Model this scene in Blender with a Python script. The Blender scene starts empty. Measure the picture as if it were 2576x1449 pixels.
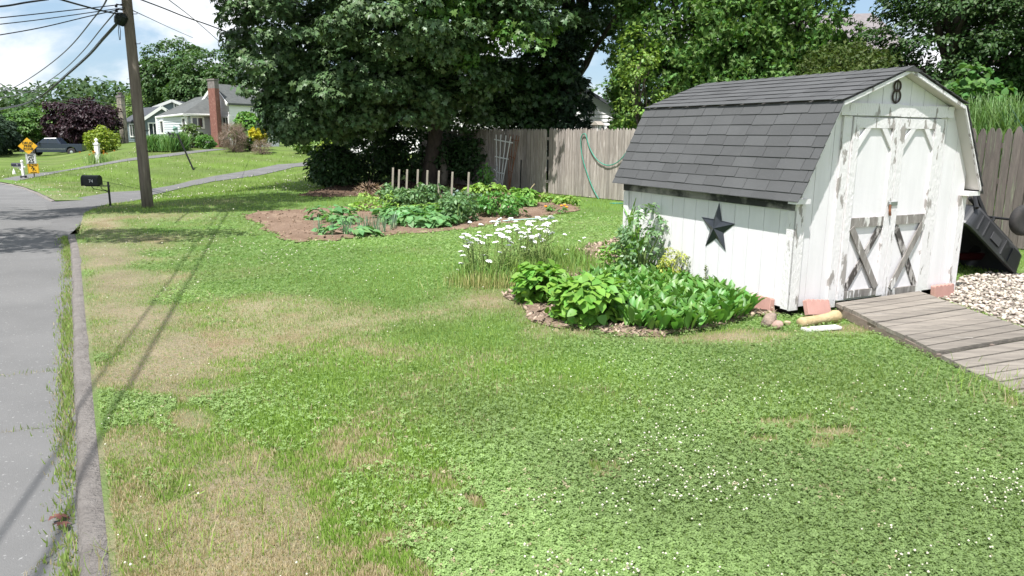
import bpy, math, random
import numpy as np
from mathutils import Vector, Matrix
R_ = random.Random(7)
rng = np.random.default_rng(11)
scene = bpy.context.scene
C = scene.collection
rad = math.radians

# ------------------------------------------------------------------ camera geometry
PITCH, ROLL, CH, FPX = 0.2041, 0.0062, 1.7188, 1878.6   # focal length for a 2576 px wide picture
_cp, _sp, _cr, _sr = math.cos(PITCH), math.sin(PITCH), math.cos(ROLL), math.sin(ROLL)
FWD = np.array([0, _cp, -_sp]); RT0 = np.array([1., 0, 0]); UP0 = np.array([0, _sp, _cp])
RT = _cr*RT0 + _sr*UP0; UPV = -_sr*RT0 + _cr*UP0
CAM = np.array([0, 0, CH])

def ray(px, py):
    return FWD + RT*(px-1288)/FPX + UPV*(724-py)/FPX
def W(px, py, D):
    d = ray(px, py); return CAM + d*(D/d[1])
def ss(a, b, v):
    t = np.clip((np.asarray(v, float)-a)/(b-a), 0, 1); return t*t*(3-2*t)

# ------------------------------------------------------------------ terrain
def T(x, y):
    x = np.asarray(x, float); y = np.asarray(y, float)
    z = -0.6*ss(13, 28, y)*ss(-6.5, -12.5, x) + 1.2*ss(32, 50, y)*ss(-.62, -.49, x/np.maximum(y, 1.))
    return z
def Gz(px, py, z):
    d = ray(px, py); return CAM + d*((z-CH)/d[2])
def G(px, py):
    d = ray(px, py)
    ts = np.concatenate([np.arange(2, 30, .02), np.arange(30, 160, .1)])
    P = CAM[None] + d[None]*ts[:, None]
    h = P[:, 2]-T(P[:, 0], P[:, 1])
    i = np.argmax(h < 0)
    if h[i] >= 0: i = len(ts)-1
    p = P[i].copy(); p[2] = float(T(p[0], p[1])); return p

def vnoise(x, y, seed=0, sc=1.0):
    x = np.asarray(x, float)/sc + 1000.3; y = np.asarray(y, float)/sc + 1000.7
    xi = np.floor(x).astype(np.int64); yi = np.floor(y).astype(np.int64)
    fx = x-xi; fy = y-yi; fx = fx*fx*(3-2*fx); fy = fy*fy*(3-2*fy)
    def h(a, b):
        n = (a*374761393 + b*668265263 + seed*974711) & 0x7fffffff
        n = ((n ^ (n >> 13))*1274126177) & 0x7fffffff
        return ((n ^ (n >> 16)) & 0xffff)/65535.
    return (h(xi, yi)*(1-fx)+h(xi+1, yi)*fx)*(1-fy)+(h(xi, yi+1)*(1-fx)+h(xi+1, yi+1)*fx)*fy
def fbm(x, y, seed=0, sc=1.0):
    return .5*vnoise(x, y, seed, sc)+.3*vnoise(x, y, seed+3, sc/2.1)+.2*vnoise(x, y, seed+5, sc/4.3)

def inpoly(x, y, poly):
    x = np.asarray(x); y = np.asarray(y); r = np.zeros(x.shape, bool)
    n = len(poly)
    for i in range(n):
        x1, y1 = poly[i][:2]; x2, y2 = poly[(i+1) % n][:2]
        if y1 == y2: continue
        c = ((y1 > y) != (y2 > y)) & (x < (x2-x1)*(y-y1)/(y2-y1)+x1)
        r ^= c
    return r
def plinedist(x, y, pl):
    """unsigned distance to a polyline and side sign (+ = right hand side going along it)"""
    best = np.full(np.shape(x), 1e9); sg = np.ones(np.shape(x))
    for i in range(len(pl)-1):
        ax, ay = pl[i][:2]; bx, by = pl[i+1][:2]
        dx, dy = bx-ax, by-ay; L2 = dx*dx+dy*dy
        t = np.clip(((x-ax)*dx+(y-ay)*dy)/L2, 0, 1)
        qx = ax+t*dx; qy = ay+t*dy
        d = np.hypot(x-qx, y-qy); cr = (x-ax)*dy-(y-ay)*dx
        m = d < best-1e-9
        best = np.where(m, d, best); sg = np.where(m, np.sign(cr), sg)
    return best, sg

# ------------------------------------------------------------------ materials
def nt(m):
    m.use_nodes = True; t = m.node_tree; t.nodes.clear(); return t
def N(t, ty, **kw):
    n = t.nodes.new(ty)
    for k, v in kw.items():
        if k in n.inputs.keys(): n.inputs[k].default_value = v
        else: setattr(n, k, v)
    return n
def col4(c): return (c[0], c[1], c[2], 1)
MATS = {}
def M(name, c1, c2=None, sc=6, rough=.8, bump=0., bsc=None, spec=.3, st=(1, 1, 1), isl=0., trans=0., metal=0., lo=.35, hi=.65, attr=None, coord='Object', c3=None, sc3=1.5, lo3=.55, hi3=.7, hue=0., tcol=None, bdist=.02):
    if name in MATS: return MATS[name]
    m = bpy.data.materials.new(name); t = nt(m); L = t.links.new
    out = N(t, 'ShaderNodeOutputMaterial'); b = N(t, 'ShaderNodeBsdfPrincipled')
    b.inputs['Roughness'].default_value = rough; b.inputs['Metallic'].default_value = metal
    b.inputs['Specular IOR Level'].default_value = spec
    tc = N(t, 'ShaderNodeTexCoord'); mp = N(t, 'ShaderNodeMapping'); mp.inputs['Scale'].default_value = st
    L(tc.outputs[coord], mp.inputs[0])
    base = None
    if attr:
        a = N(t, 'ShaderNodeAttribute', attribute_name=attr); base = a.outputs['Color']
    else:
        rgb = N(t, 'ShaderNodeRGB'); rgb.outputs[0].default_value = col4(c1); base = rgb.outputs[0]
    def layer(base, c, s, lo, hi, det=5):
        no = N(t, 'ShaderNodeTexNoise', Scale=s, Detail=det, Roughness=.6); L(mp.outputs[0], no.inputs['Vector'])
        mr = N(t, 'ShaderNodeMapRange', **{'From Min': lo, 'From Max': hi}); L(no.outputs['Fac'], mr.inputs[0])
        mx = N(t, 'ShaderNodeMix', data_type='RGBA'); L(mr.outputs[0], mx.inputs[0]); L(base, mx.inputs[6])
        mx.inputs[7].default_value = col4(c); return mx.outputs[2]
    if c2 is not None: base = layer(base, c2, sc, lo, hi)
    if c3 is not None: base = layer(base, c3, sc3, lo3, hi3)
    if isl or hue:
        g = N(t, 'ShaderNodeNewGeometry'); hs = N(t, 'ShaderNodeHueSaturation')
        mr = N(t, 'ShaderNodeMapRange', **{'To Min': 1-isl, 'To Max': 1+isl}); L(g.outputs['Random Per Island'], mr.inputs[0])
        L(mr.outputs[0], hs.inputs['Value'])
        if hue:
            w = N(t, 'ShaderNodeTexWhiteNoise', noise_dimensions='1D'); L(g.outputs['Random Per Island'], w.inputs['W'])
            m2 = N(t, 'ShaderNodeMapRange', **{'To Min': .5-hue, 'To Max': .5+hue}); L(w.outputs['Value'], m2.inputs[0]); L(m2.outputs[0], hs.inputs['Hue'])
        L(base, hs.inputs['Color']); base = hs.outputs[0]
    L(base, b.inputs['Base Color'])
    if bump:
        no = N(t, 'ShaderNodeTexNoise', Scale=bsc or sc*3, Detail=6, Roughness=.65); L(mp.outputs[0], no.inputs['Vector'])
        bp = N(t, 'ShaderNodeBump', Strength=bump, Distance=bdist); L(no.outputs['Fac'], bp.inputs['Height']); L(bp.outputs[0], b.inputs['Normal'])
    sh = b.outputs[0]
    if trans:
        tr = N(t, 'ShaderNodeBsdfTranslucent')
        gm = N(t, 'ShaderNodeMix', data_type='RGBA', blend_type='MULTIPLY'); gm.inputs[0].default_value = 1; L(base, gm.inputs[6])
        gm.inputs[7].default_value = col4(tcol or (1.3, 1.35, .6)); L(gm.outputs[2], tr.inputs['Color'])
        ms = N(t, 'ShaderNodeMixShader'); ms.inputs[0].default_value = trans; L(sh, ms.inputs[1]); L(tr.outputs[0], ms.inputs[2]); sh = ms.outputs[0]
    L(sh, out.inputs[0]); MATS[name] = m; return m
def leafmat(name, c, rough=.5, isl=.28, trans=.28, spec=.4, hue=.02, c2=None, tcol=None):
    return M(name, c, c2, sc=.8, rough=rough, isl=isl, trans=trans, spec=spec, hue=hue, tcol=tcol)

# ------------------------------------------------------------------ object helpers
def link(o):
    C.objects.link(o); return o
def tag(o, label=None, cat=None, group=None, kind=None):
    if label: o['label'] = label
    if cat: o['category'] = cat
    if group: o['group'] = group
    if kind: o['kind'] = kind
    return o
def thing(name, loc, label, cat, group=None, rz=0., rot=None):
    o = bpy.data.objects.new(name, None); link(o); o.location = tuple(float(a) for a in loc)
    o.rotation_euler = rot or (0, 0, rz); o.empty_display_size = .2
    return tag(o, label, cat, group)
def copy_tree(o, parent=None):
    c = o.copy(); link(c)
    if parent is not None: c.parent = parent
    for ch in list(o.children): copy_tree(ch, c)
    return c
class MB:
    def __init__(s): s.v = []; s.f = []
    def add(s, vs, fs):
        o = len(s.v); s.v += [tuple(float(a) for a in v) for v in vs]; s.f += [tuple(i+o for i in f) for f in fs]; return s
    def box(s, x0, x1, y0, y1, z0, z1):
        return s.add([(x0, y0, z0), (x1, y0, z0), (x1, y1, z0), (x0, y1, z0), (x0, y0, z1), (x1, y0, z1), (x1, y1, z1), (x0, y1, z1)],
                     [(0, 3, 2, 1), (4, 5, 6, 7), (0, 1, 5, 4), (1, 2, 6, 5), (2, 3, 7, 6), (3, 0, 4, 7)])
    def beam(s, a, b, w, h, up=(0, 0, 1)):
        a = Vector(a); b = Vector(b); d = (b-a).normalized(); u = Vector(up); x = d.cross(u)
        if x.length < 1e-5: x = d.cross(Vector((1, 0, 0)))
        x.normalize(); u = x.cross(d); x *= w/2; u *= h/2
        return s.add([a-x-u, a+x-u, a+x+u, a-x+u, b-x-u, b+x-u, b+x+u, b-x+u],
                     [(0, 1, 2, 3), (7, 6, 5, 4), (0, 4, 5, 1), (1, 5, 6, 2), (2, 6, 7, 3), (3, 7, 4, 0)])
    def prism(s, pts, ext):
        n = len(pts); e = Vector(ext); p = [Vector(q) for q in pts]
        return s.add(p+[q+e for q in p], [tuple(range(n))[::-1], tuple(range(n, 2*n))]+[(i, (i+1) % n, (i+1) % n+n, i+n) for i in range(n)])
    def tube(s, pts, r, n=8, cap=True):
        P = [Vector(p) for p in pts]; rr = r if hasattr(r, '__len__') else [r]*len(P)
        d0 = (P[1]-P[0]).normalized(); u = d0.orthogonal().normalized(); vs = []; 
        for i, p in enumerate(P):
            d = (P[min(i+1, len(P)-1)]-P[max(i-1, 0)]).normalized()
            u = (u-d*u.dot(d)).normalized(); w = d.cross(u)
            for k in range(n):
                a = 2*math.pi*k/n; vs.append(p+(u*math.cos(a)+w*math.sin(a))*rr[i])
        fs = [(i*n+k, i*n+(k+1) % n, (i+1)*n+(k+1) % n, (i+1)*n+k) for i in range(len(P)-1) for k in range(n)]
        if cap: fs += [tuple(range(n))[::-1], tuple(range((len(P)-1)*n, len(P)*n))]
        return s.add(vs, fs)
    def lathe(s, prof, n=16, c=(0, 0, 0), axis='z'):
        vs = []
        for r, z in prof:
            for k in range(n):
                a = 2*math.pi*k/n; p = (r*math.cos(a), r*math.sin(a), z)
                if axis == 'x': p = (p[2], p[0], p[1])
                if axis == 'y': p = (p[0], p[2], p[1])
                vs.append((p[0]+c[0], p[1]+c[1], p[2]+c[2]))
        m = len(prof)
        return s.add(vs, [(i*n+k, i*n+(k+1) % n, (i+1)*n+(k+1) % n, (i+1)*n+k) for i in range(m-1) for k in range(n)]+[tuple(range(n))[::-1], tuple(range((m-1)*n, m*n))])
    def ball(s, c, r, sq=(1, 1, 1), n=10):
        prof = [(r*math.sin(math.pi*i/n)+1e-4, -r*math.cos(math.pi*i/n)) for i in range(n+1)]
        o = len(s.v); s.lathe(prof, n*2 if n < 8 else 14)
        s.v[o:] = [(a*sq[0]+c[0], b*sq[1]+c[1], z*sq[2]+c[2]) for a, b, z in s.v[o:]]; return s
    def xf(s, mat, start=0):
        s.v[start:] = [tuple(mat @ Vector(v)) for v in s.v[start:]]; return s
    def build(s, name, mat, parent=None, smooth=False, bevel=0, loc=None):
        me = bpy.data.meshes.new(name); me.from_pydata(s.v, [], s.f); me.update(); me.materials.append(mat)
        if smooth: me.polygons.foreach_set('use_smooth', [True]*len(me.polygons))
        o = bpy.data.objects.new(name, me); link(o)
        if parent is not None: o.parent = parent
        if loc is not None: o.location = loc
        if bevel:
            b = o.modifiers.new('bevel', 'BEVEL'); b.width = bevel; b.segments = 2; b.limit_method = 'ANGLE'
        return o
def npmesh(name, V, F, mat, parent=None, col=None, smooth=False):
    """V (n,3); F (m,k) array of same-size faces"""
    me = bpy.data.meshes.new(name); V = np.ascontiguousarray(V, np.float32); F = np.ascontiguousarray(F, np.int32)
    m, k = F.shape
    me.vertices.add(len(V)); me.vertices.foreach_set('co', V.ravel())
    me.loops.add(m*k); me.loops.foreach_set('vertex_index', F.ravel())
    me.polygons.add(m); me.polygons.foreach_set('loop_start', np.arange(0, m*k, k, dtype=np.int32))
    me.update(calc_edges=True)
    if smooth: me.polygons.foreach_set('use_smooth', np.ones(m, bool))
    if col is not None:
        a = me.color_attributes.new('Col', 'FLOAT_COLOR', 'POINT'); c = np.ones((len(V), 4), np.float32); c[:, :3] = col; a.data.foreach_set('color', c.ravel())
    me.materials.append(mat)
    o = bpy.data.objects.new(name, me); link(o)
    if parent is not None: o.parent = parent
    return o
def nrm(a):
    return a/np.maximum(np.linalg.norm(a, axis=-1, keepdims=True), 1e-9)
def frames(nor, tip):
    z = nrm(nor); y = nrm(tip-z*(tip*z).sum(-1, keepdims=True)); x = np.cross(y, z)
    return np.stack([x, y, z], -1)
def spread(tv, tf, Fm, P, S):
    """instance a leaf template; returns V,F"""
    tv = np.asarray(tv, float); tf = np.asarray(tf); n = len(P); k = len(tv)
    S = np.broadcast_to(np.asarray(S, float), (n,))
    V = np.einsum('nij,kj->nki', Fm, tv)*S[:, None, None]+P[:, None, :]
    Fc = (tf[None]+(np.arange(n)*k)[:, None, None]).reshape(-1, tf.shape[1])
    return V.reshape(-1, 3), Fc
# leaf templates, base at the origin, tip along +y
OVAL = ([(0, 0, 0), (.25, .3, .07), (.2, .68, .06), (0, 1, -.06), (-.2, .68, .06), (-.25, .3, .07), (0, .5, 0)], [(0, 1, 6, 5), (1, 2, 3, 6), (6, 3, 4, 5)])
BROAD = ([(0, 0, 0), (.42, .12, .05), (.42, .5, .08), (0, 1, -.12), (-.42, .5, .08), (-.42, .12, .05), (0, .5, -.02)], [(0, 1, 2, 6), (6, 2, 3, 3), (6, 3, 4, 4), (0, 6, 4, 5)])
BROAD = ([(0, 0, 0), (.42, .1, .05), (.40, .5, .08), (0, 1, -.12), (-.40, .5, .08), (-.42, .1, .05), (0, .45, -.02)], [(0, 1, 2, 6), (6, 2, 3, 4), (0, 6, 4, 5)])
def _maple():
    tips = [(-.62, .12, -.1), (-.5, .72, -.08), (0, 1.05, -.14), (.5, .72, -.08), (.62, .12, -.1)]
    nt_ = [(-.12, .02, 0), (-.3, .38, .05), (-.2, .66, .04), (.2, .66, .04), (.3, .38, .05), (.12, .02, 0)]
    v = [(0, .3, 0)]+tips+nt_
    return v, [(0, 6+i, 1+i, 7+i) for i in range(5)]
MAPLE = _maple()
CLOVER = ([(0, 0, 0)]+[p for a in (90, 210, 330) for p in ((.42*math.cos(rad(a-38)), .42*math.sin(rad(a-38)), .05), (.62*math.cos(rad(a)), .62*math.sin(rad(a)), -.03), (.42*math.cos(rad(a+38)), .42*math.sin(rad(a+38)), .05))],
          [(0, 1, 2, 3), (0, 4, 5, 6), (0, 7, 8, 9)])
BLADE = ([(-.06, 0, 0), (.06, 0, 0), (.045, .55, .05), (-.045, .55, .05), (0, 1, .22)], [(0, 1, 2, 3), (3, 2, 4, 4)])
BLADE = ([(-.07, 0, 0), (.07, 0, 0), (.05, .6, .06), (-.03, 1, .2)], [(0, 1, 2, 3)])
HAIR = ([(-.006, 0, 0), (.006, 0, 0), (.006, .45, .05), (-.006, .45, .05), (.004, .8, .24), (-.004, .8, .24), (.001, .96, .44), (-.001, .96, .44)], [(0, 1, 2, 3), (3, 2, 4, 5), (5, 4, 6, 7)])
NARROW = ([(-.020, 0, 0), (.020, 0, 0), (.018, .45, .04), (-.018, .45, .04), (.012, .8, .17), (-.012, .8, .17), (.002, 1, .32), (-.002, 1, .32)], [(0, 1, 2, 3), (3, 2, 4, 5), (5, 4, 6, 7)])
STRAP = ([(-.04, 0, 0), (.04, 0, 0), (.05, .4, .03), (-.05, .4, .03), (.04, .75, .16), (-.04, .75, .16), (.005, 1, .38), (-.005, 1, .38)], [(0, 1, 2, 3), (3, 2, 4, 5), (5, 4, 6, 7)])
LANCE = ([(0, 0, .0), (.17, .35, .05), (.16, .7, .0), (0, 1, -.1), (-.16, .7, .0), (-.17, .35, .05), (0, .4, -.04), (0, .72, -.06)], [(0, 1, 6, 6), (1, 2, 7, 6), (6, 7, 4, 5)])
LANCE = ([(-.03, 0, 0), (.03, 0, 0), (.17, .4, .07), (0, .4, -.01), (-.17, .4, .07), (.14, .75, .0), (0, .75, -.06), (-.14, .75, .0), (.01, 1, -.16), (-.01, 1, -.16)], [(0, 3, 4, 4)[:3]+(4,), ])
LANCE = ([(-.03, 0, 0), (.03, 0, 0), (.18, .4, .07), (-.18, .4, .07), (0, .38, -.02), (.14, .75, .02), (-.14, .75, .02), (0, .75, -.06), (0, 1, -.16)],
         [(0, 1, 2, 4), (0, 4, 3, 3)])
LANCE = ([(0, 0, 0), (.1, .18, .05), (.18, .45, .07), (.13, .76, .02), (0, 1, -.15), (-.13, .76, .02), (-.18, .45, .07), (-.1, .18, .05), (0, .45, -.02), (0, .74, -.06), (0, .18, 0)],
         [(0, 1, 2, 10), (10, 2, 3, 9), (9, 3, 4, 5), (10, 9, 5, 6), (0, 10, 6, 7)])
SPRAY = ([(0, 0, 0), (.13, .25, .03), (.34, .72, -.03), (.1, .6, .05), (0, 1, -.08), (-.1, .6, .05), (-.34, .72, -.03), (-.13, .25, .03)],
         [(0, 1, 2, 3), (0, 3, 4, 5), (0, 5, 6, 7)])

def rdir(n):
    return nrm(rng.normal(size=(n, 3)))
def clumps(blobs, seedn=0, lump=.35):
    out = []; od = []
    for (cx, cy, cz, rx, ry, rz, nc) in blobs:
        d = rdir(nc); fac = 1-lump/2+lump*vnoise(d[:, 0]*3+d[:, 2]*2, d[:, 1]*3-d[:, 2], seedn+int(abs(cx*7)), 1.)
        u = rng.uniform(.45, 1., nc)**.5
        out.append(np.array([cx, cy, cz])+d*np.array([rx, ry, rz])*(fac*u)[:, None]); od.append(d)
    return np.concatenate(out), np.concatenate(od)
def leafcloud(cen, out, m, r, size, tpl, flat=.55, upw=.6, randw=.5, droop=.5, szv=.25, tipup=False):
    n = len(cen); cc = np.repeat(cen, m, 0); oo = np.repeat(out, m, 0)
    d = nrm(rng.normal(size=(n*m, 3))+.7*oo+np.array([0, 0, .5]))
    rr = (np.broadcast_to(r, (n,)) if np.ndim(r) else np.full(n, r))
    P = cc+d*(np.repeat(rr, m)*rng.uniform(.3, 1, n*m)**.6)[:, None]*np.array([1, 1, flat])
    nor = nrm(.5*d+upw*np.array([0, 0, 1.])+.3*oo+randw*rng.normal(size=(n*m, 3)))
    tip = nrm(oo*np.array([1, 1, .3])+.7*rng.normal(size=(n*m, 3))+np.array([0, 0, 1.2 if tipup else -droop]))
    return spread(tpl[0], tpl[1], frames(nor, tip), P, size*rng.uniform(1-szv, 1+szv, n*m))
def limb(a, b, sag=.1, k=5):
    a = Vector(a); b = Vector(b); pts = []
    for i in range(k+1):
        t = i/k; p = a.lerp(b, t); j = (b-a).length*.05*(0 if i in (0, k) else 1)
        p += Vector((R_.uniform(-j, j), R_.uniform(-j, j), sag*math.sin(math.pi*t)*(b-a).length+R_.uniform(-j, j)*.5)); pts.append(p)
    return pts
BARK = M('bark_grey', (.10, .08, .065), (.05, .04, .033), sc=9, st=(1, 1, .18), rough=.95, bump=.8, bsc=14)
def tree(name, label, cat, base, trunk_h, trunk_r, blobs, leaf, m, clr, size, tpl, group=None, nl=18, bark=None, trunk_top=None, **kw):
    """base: world point of the trunk foot; blobs in world coordinates"""
    b = np.array(base, float)
    root = thing(name, b, label, cat, group)
    cen, out = clumps(blobs, seedn=len(label)); cen = cen-b
    V, F = leafcloud(cen, out, m, clr, size, tpl, **kw)
    npmesh('crown', V, F, leaf, root)
    mb = MB(); top = Vector(trunk_top) if trunk_top is not None else Vector((R_.uniform(-.3, .3), R_.uniform(-.3, .3), trunk_h))
    pts = limb((0, 0, -.3), top, 0, 6)
    mb.tube(pts, [trunk_r*(1.35 if i == 0 else 1-.09*i) for i in range(7)], 10)
    for k in range(min(nl, len(cen))):
        c = cen[rng.integers(len(cen))]; t = R_.uniform(.45, 1.)
        s = Vector((0, 0, -.3)).lerp(top, t); e = Vector(c)
        if e.z < s.z-1.5: s = Vector((0, 0, -.3)).lerp(top, .5)
        mb.tube(limb(s, e, .08), [trunk_r*.42*(1-i/6.3) for i in range(6)], 6, False)
    mb.build('trunk', bark or BARK, root, smooth=True)
    return root
def bush(name, label, cat, base, rx, ry, h, n, leaf, size, tpl, group=None, clr=None, m=14, z0=.12, stems=6, lump=.35, stemmat=None, rz=0, **kw):
    b = np.array(base, float); root = thing(name, b, label, cat, group, rz)
    nc = max(4, n//m)
    blobs = [(0, 0, h*(.5+z0/2), rx*.85, ry*.85, h*(.5-z0/2)*.9, nc)]
    cen, out = clumps(blobs, seedn=len(label), lump=lump)
    V, F = leafcloud(cen, out, m, clr or min(rx, ry, h)*.28, size, tpl, **kw)
    V[:, 2] = np.maximum(V[:, 2], .01)
    npmesh('foliage', V, F, leaf, root)
    mb = MB()
    for k in range(stems):
        c = cen[rng.integers(len(cen))]
        mb.tube([(R_.uniform(-.1, .1)*rx, R_.uniform(-.1, .1)*ry, -.03), (c[0]*.4, c[1]*.4, max(.03, c[2]*.5)), tuple(c)], [.012+.012*h, .008+.008*h, .004], 5)
    mb.build('stem', stemmat or BARK, root)
    return root
def blades(name, mat, base_pts, length, tpl, lean=.5, parent=None, col=None, szv=.3):
    n = len(base_pts); a = rng.uniform(0, 2*np.pi, n); l = lean*rng.uniform(.1, 1, n)
    h = np.stack([np.cos(a), np.sin(a), np.zeros(n)], -1)
    tip = nrm(h*l[:, None]+np.array([0, 0, 1.])); nor = nrm(-h+np.array([0, 0, .25])+.2*rng.normal(size=(n, 3)))
    # leaning outwards: curve continues in the lean direction (template bends towards +z = nor), so flip
    nor = -nor*np.array([1, 1, -1])
    V, F = spread(tpl[0], tpl[1], frames(nor, tip), base_pts, length*rng.uniform(1-szv, 1+szv, n))
    c = None if col is None else np.repeat(col, len(tpl[0]), 0)
    return npmesh(name, V, F, mat, parent, col=c)
_font_tmp = []
def lettering(s, size, mat, parent, loc, rot=(rad(90), 0, 0), name='lettering', bold=0.):
    cu = bpy.data.curves.new('t', 'FONT'); cu.body = s; cu.size = size; cu.align_x = 'CENTER'; cu.align_y = 'CENTER'; cu.extrude = .002; cu.offset = bold; cu.resolution_u = 3
    o = bpy.data.objects.new('t', cu); link(o); bpy.context.view_layer.update()
    me = bpy.data.meshes.new_from_object(o.evaluated_get(bpy.context.evaluated_depsgraph_get())); bpy.data.objects.remove(o); bpy.data.curves.remove(cu)
    me.materials.clear(); me.materials.append(mat)
    q = bpy.data.objects.new(name, me); link(q); q.parent = parent; q.location = loc; q.rotation_euler = rot; return q
def sheet(name, poly, mat, z=.01, sub=.5, kind='structure', bumpy=0.):
    """polygon draped over the terrain"""
    import bmesh
    xs = [p[0] for p in poly]; ys = [p[1] for p in poly]
    bm = bmesh.new(); f = bm.faces.new([bm.verts.new((p[0], p[1], 0)) for p in poly])
    for ax, lo, hi in ((0, min(xs), max(xs)), (1, min(ys), max(ys))):
        v = lo+sub
        while v < hi:
            bmesh.ops.bisect_plane(bm, geom=bm.verts[:]+bm.edges[:]+bm.faces[:], plane_co=(v, 0, 0) if ax == 0 else (0, v, 0), plane_no=(1, 0, 0) if ax == 0 else (0, 1, 0)); v += sub
    bm.normal_update()
    if sum(f.normal.z for f in bm.faces) < 0: bmesh.ops.reverse_faces(bm, faces=bm.faces[:])
    edge = {v for e in bm.edges if e.is_boundary for v in e.verts}
    for v in bm.verts:
        k = 0 if v in edge else bumpy*float(fbm(v.co.x, v.co.y, 9, .7))
        v.co.z = float(T(v.co.x, v.co.y))+(z(v.co.x, v.co.y) if callable(z) else z)+k
    me = bpy.data.meshes.new(name); bm.to_mesh(me); bm.free(); me.materials.append(mat)
    o = bpy.data.objects.new(name, me); link(o); o['kind'] = kind; return o
ORD = ['first', 'second', 'third', 'fourth', 'fifth', 'sixth', 'seventh', 'eighth', 'ninth', 'tenth']

# ================================================================== camera, sky, sun
cd = bpy.data.cameras.new('camera'); cam = bpy.data.objects.new('camera', cd); link(cam); scene.camera = cam
cd.sensor_width = 36; cd.lens = FPX/2576*36; cd.clip_end = 2000; cd.clip_start = .05
cm = Matrix(((RT[0], UPV[0], -FWD[0]), (RT[1], UPV[1], -FWD[1]), (RT[2], UPV[2], -FWD[2]))).to_4x4(); cm.translation = Vector(CAM)
cam.matrix_world = cm
SUN = np.array([.215, .40, -.89]); SUN /= np.linalg.norm(SUN)
sl = bpy.data.lights.new('sun', 'SUN'); sl.energy = 5.0; sl.angle = rad(.53); sl.color = (1, .978, .95)
so = bpy.data.objects.new('sun', sl); link(so); so.rotation_euler = Vector(SUN).to_track_quat('-Z', 'Y').to_euler(); so.location = (-10, -20, 40)
w = bpy.data.worlds.new('World'); scene.world = w; w.use_nodes = True; t = w.node_tree; t.nodes.clear(); L = t.links.new
wo = N(t, 'ShaderNodeOutputWorld'); bg = N(t, 'ShaderNodeBackground', Strength=.064)
sky = N(t, 'ShaderNodeTexSky', sky_type='NISHITA'); sky.sun_disc = False
sky.sun_elevation = math.asin(-SUN[2]); sky.sun_rotation = math.atan2(-SUN[0], -SUN[1]); sky.air_density = 1.0; sky.dust_density = .6
tc = N(t, 'ShaderNodeTexCoord'); sx = N(t, 'ShaderNodeSeparateXYZ'); L(tc.outputs['Generated'], sx.inputs[0])
den = N(t, 'ShaderNodeMath', operation='ADD'); L(sx.outputs[2], den.inputs[0]); den.inputs[1].default_value = .42
dv = N(t, 'ShaderNodeMath', operation='MAXIMUM'); L(den.outputs[0], dv.inputs[0]); dv.inputs[1].default_value = .05
cx = N(t, 'ShaderNodeMath', operation='DIVIDE'); L(sx.outputs[0], cx.inputs[0]); L(dv.outputs[0], cx.inputs[1])
cy = N(t, 'ShaderNodeMath', operation='DIVIDE'); L(sx.outputs[1], cy.inputs[0]); L(dv.outputs[0], cy.inputs[1])
cb = N(t, 'ShaderNodeCombineXYZ'); L(cx.outputs[0], cb.inputs[0]); L(cy.outputs[0], cb.inputs[1]); cb.inputs[2].default_value = 3.1
no = N(t, 'ShaderNodeTexNoise', Scale=2.6, Detail=9, Roughness=.56, Distortion=.25); L(cb.outputs[0], no.inputs['Vector'])
mr = N(t, 'ShaderNodeMapRange', interpolation_type='SMOOTHSTEP', **{'From Min': .39, 'From Max': .60}); L(no.outputs['Fac'], mr.inputs[0])
no2 = N(t, 'ShaderNodeTexNoise', Scale=5.5, Detail=7, Roughness=.6); L(cb.outputs[0], no2.inputs['Vector'])
cr = N(t, 'ShaderNodeMapRange', **{'From Min': .3, 'From Max': .7}); L(no2.outputs['Fac'], cr.inputs[0])
cc = N(t, 'ShaderNodeMix', data_type='RGBA'); L(cr.outputs[0], cc.inputs[0]); cc.inputs[6].default_value = (10.8, 11.3, 12.0, 1); cc.inputs[7].default_value = (13.4, 13.4, 13.6, 1)
bl = N(t, 'ShaderNodeMix', data_type='RGBA'); bl.inputs[0].default_value = .45; L(sky.outputs[0], bl.inputs[6]); bl.inputs[7].default_value = (6.6, 9.6, 13.0, 1)
mx = N(t, 'ShaderNodeMix', data_type='RGBA'); L(mr.outputs[0], mx.inputs[0]); L(bl.outputs[2], mx.inputs[6]); L(cc.outputs[2], mx.inputs[7])
L(mx.outputs[2], bg.inputs[0]); L(bg.outputs[0], wo.inputs[0])
vs = scene.view_settings; vs.view_transform = 'Standard'; vs.look = 'None'; vs.gamma = 1; vs.exposure = .62
scene.cycles.max_bounces = 6; scene.cycles.diffuse_bounces = 3; scene.cycles.transparent_max_bounces = 4
scene.cycles.use_denoising = True

# ================================================================== road, kerb, driveways
_k = [tuple(Gz(px, py, 0)[:2]) for px, py in ((205, 1449), (192, 1100), (186, 860), (181, 660))]
_d = np.array(_k[0])-np.array(_k[1]); RE = [tuple(np.array(_k[0])+_d*4.5), tuple(np.array(_k[0])+_d*1.5)]+_k+[tuple(G(px, py)[:2]) for px, py in ((178, 612), (146, 511), (109, 491), (39, 464), (-60, 450))]
RE += [(RE[-1][0]-9, RE[-1][1]+3.5), (-75, 44)]
def chaikin(p, n=2):
    for _ in range(n):
        q = [p[0]]
        for a, b in zip(p[:-1], p[1:]): q += [(.75*a[0]+.25*b[0], .75*a[1]+.25*b[1]), (.25*a[0]+.75*b[0], .25*a[1]+.75*b[1])]
        p = q+[p[-1]]
    return p
RE = chaikin(RE, 2)
def road_s(x, y):
    d, sg = plinedist(np.asarray(x, float), np.asarray(y, float), RE); return d*sg     # + on the lawn side
def offs(pl, s):
    out = []
    for i, p in enumerate(pl):
        a = pl[max(i-1, 0)]; b = pl[min(i+1, len(pl)-1)]; dx, dy = b[0]-a[0], b[1]-a[1]; l = math.hypot(dx, dy)
        out.append((p[0]+dy/l*s, p[1]-dx/l*s))
    return out
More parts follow.
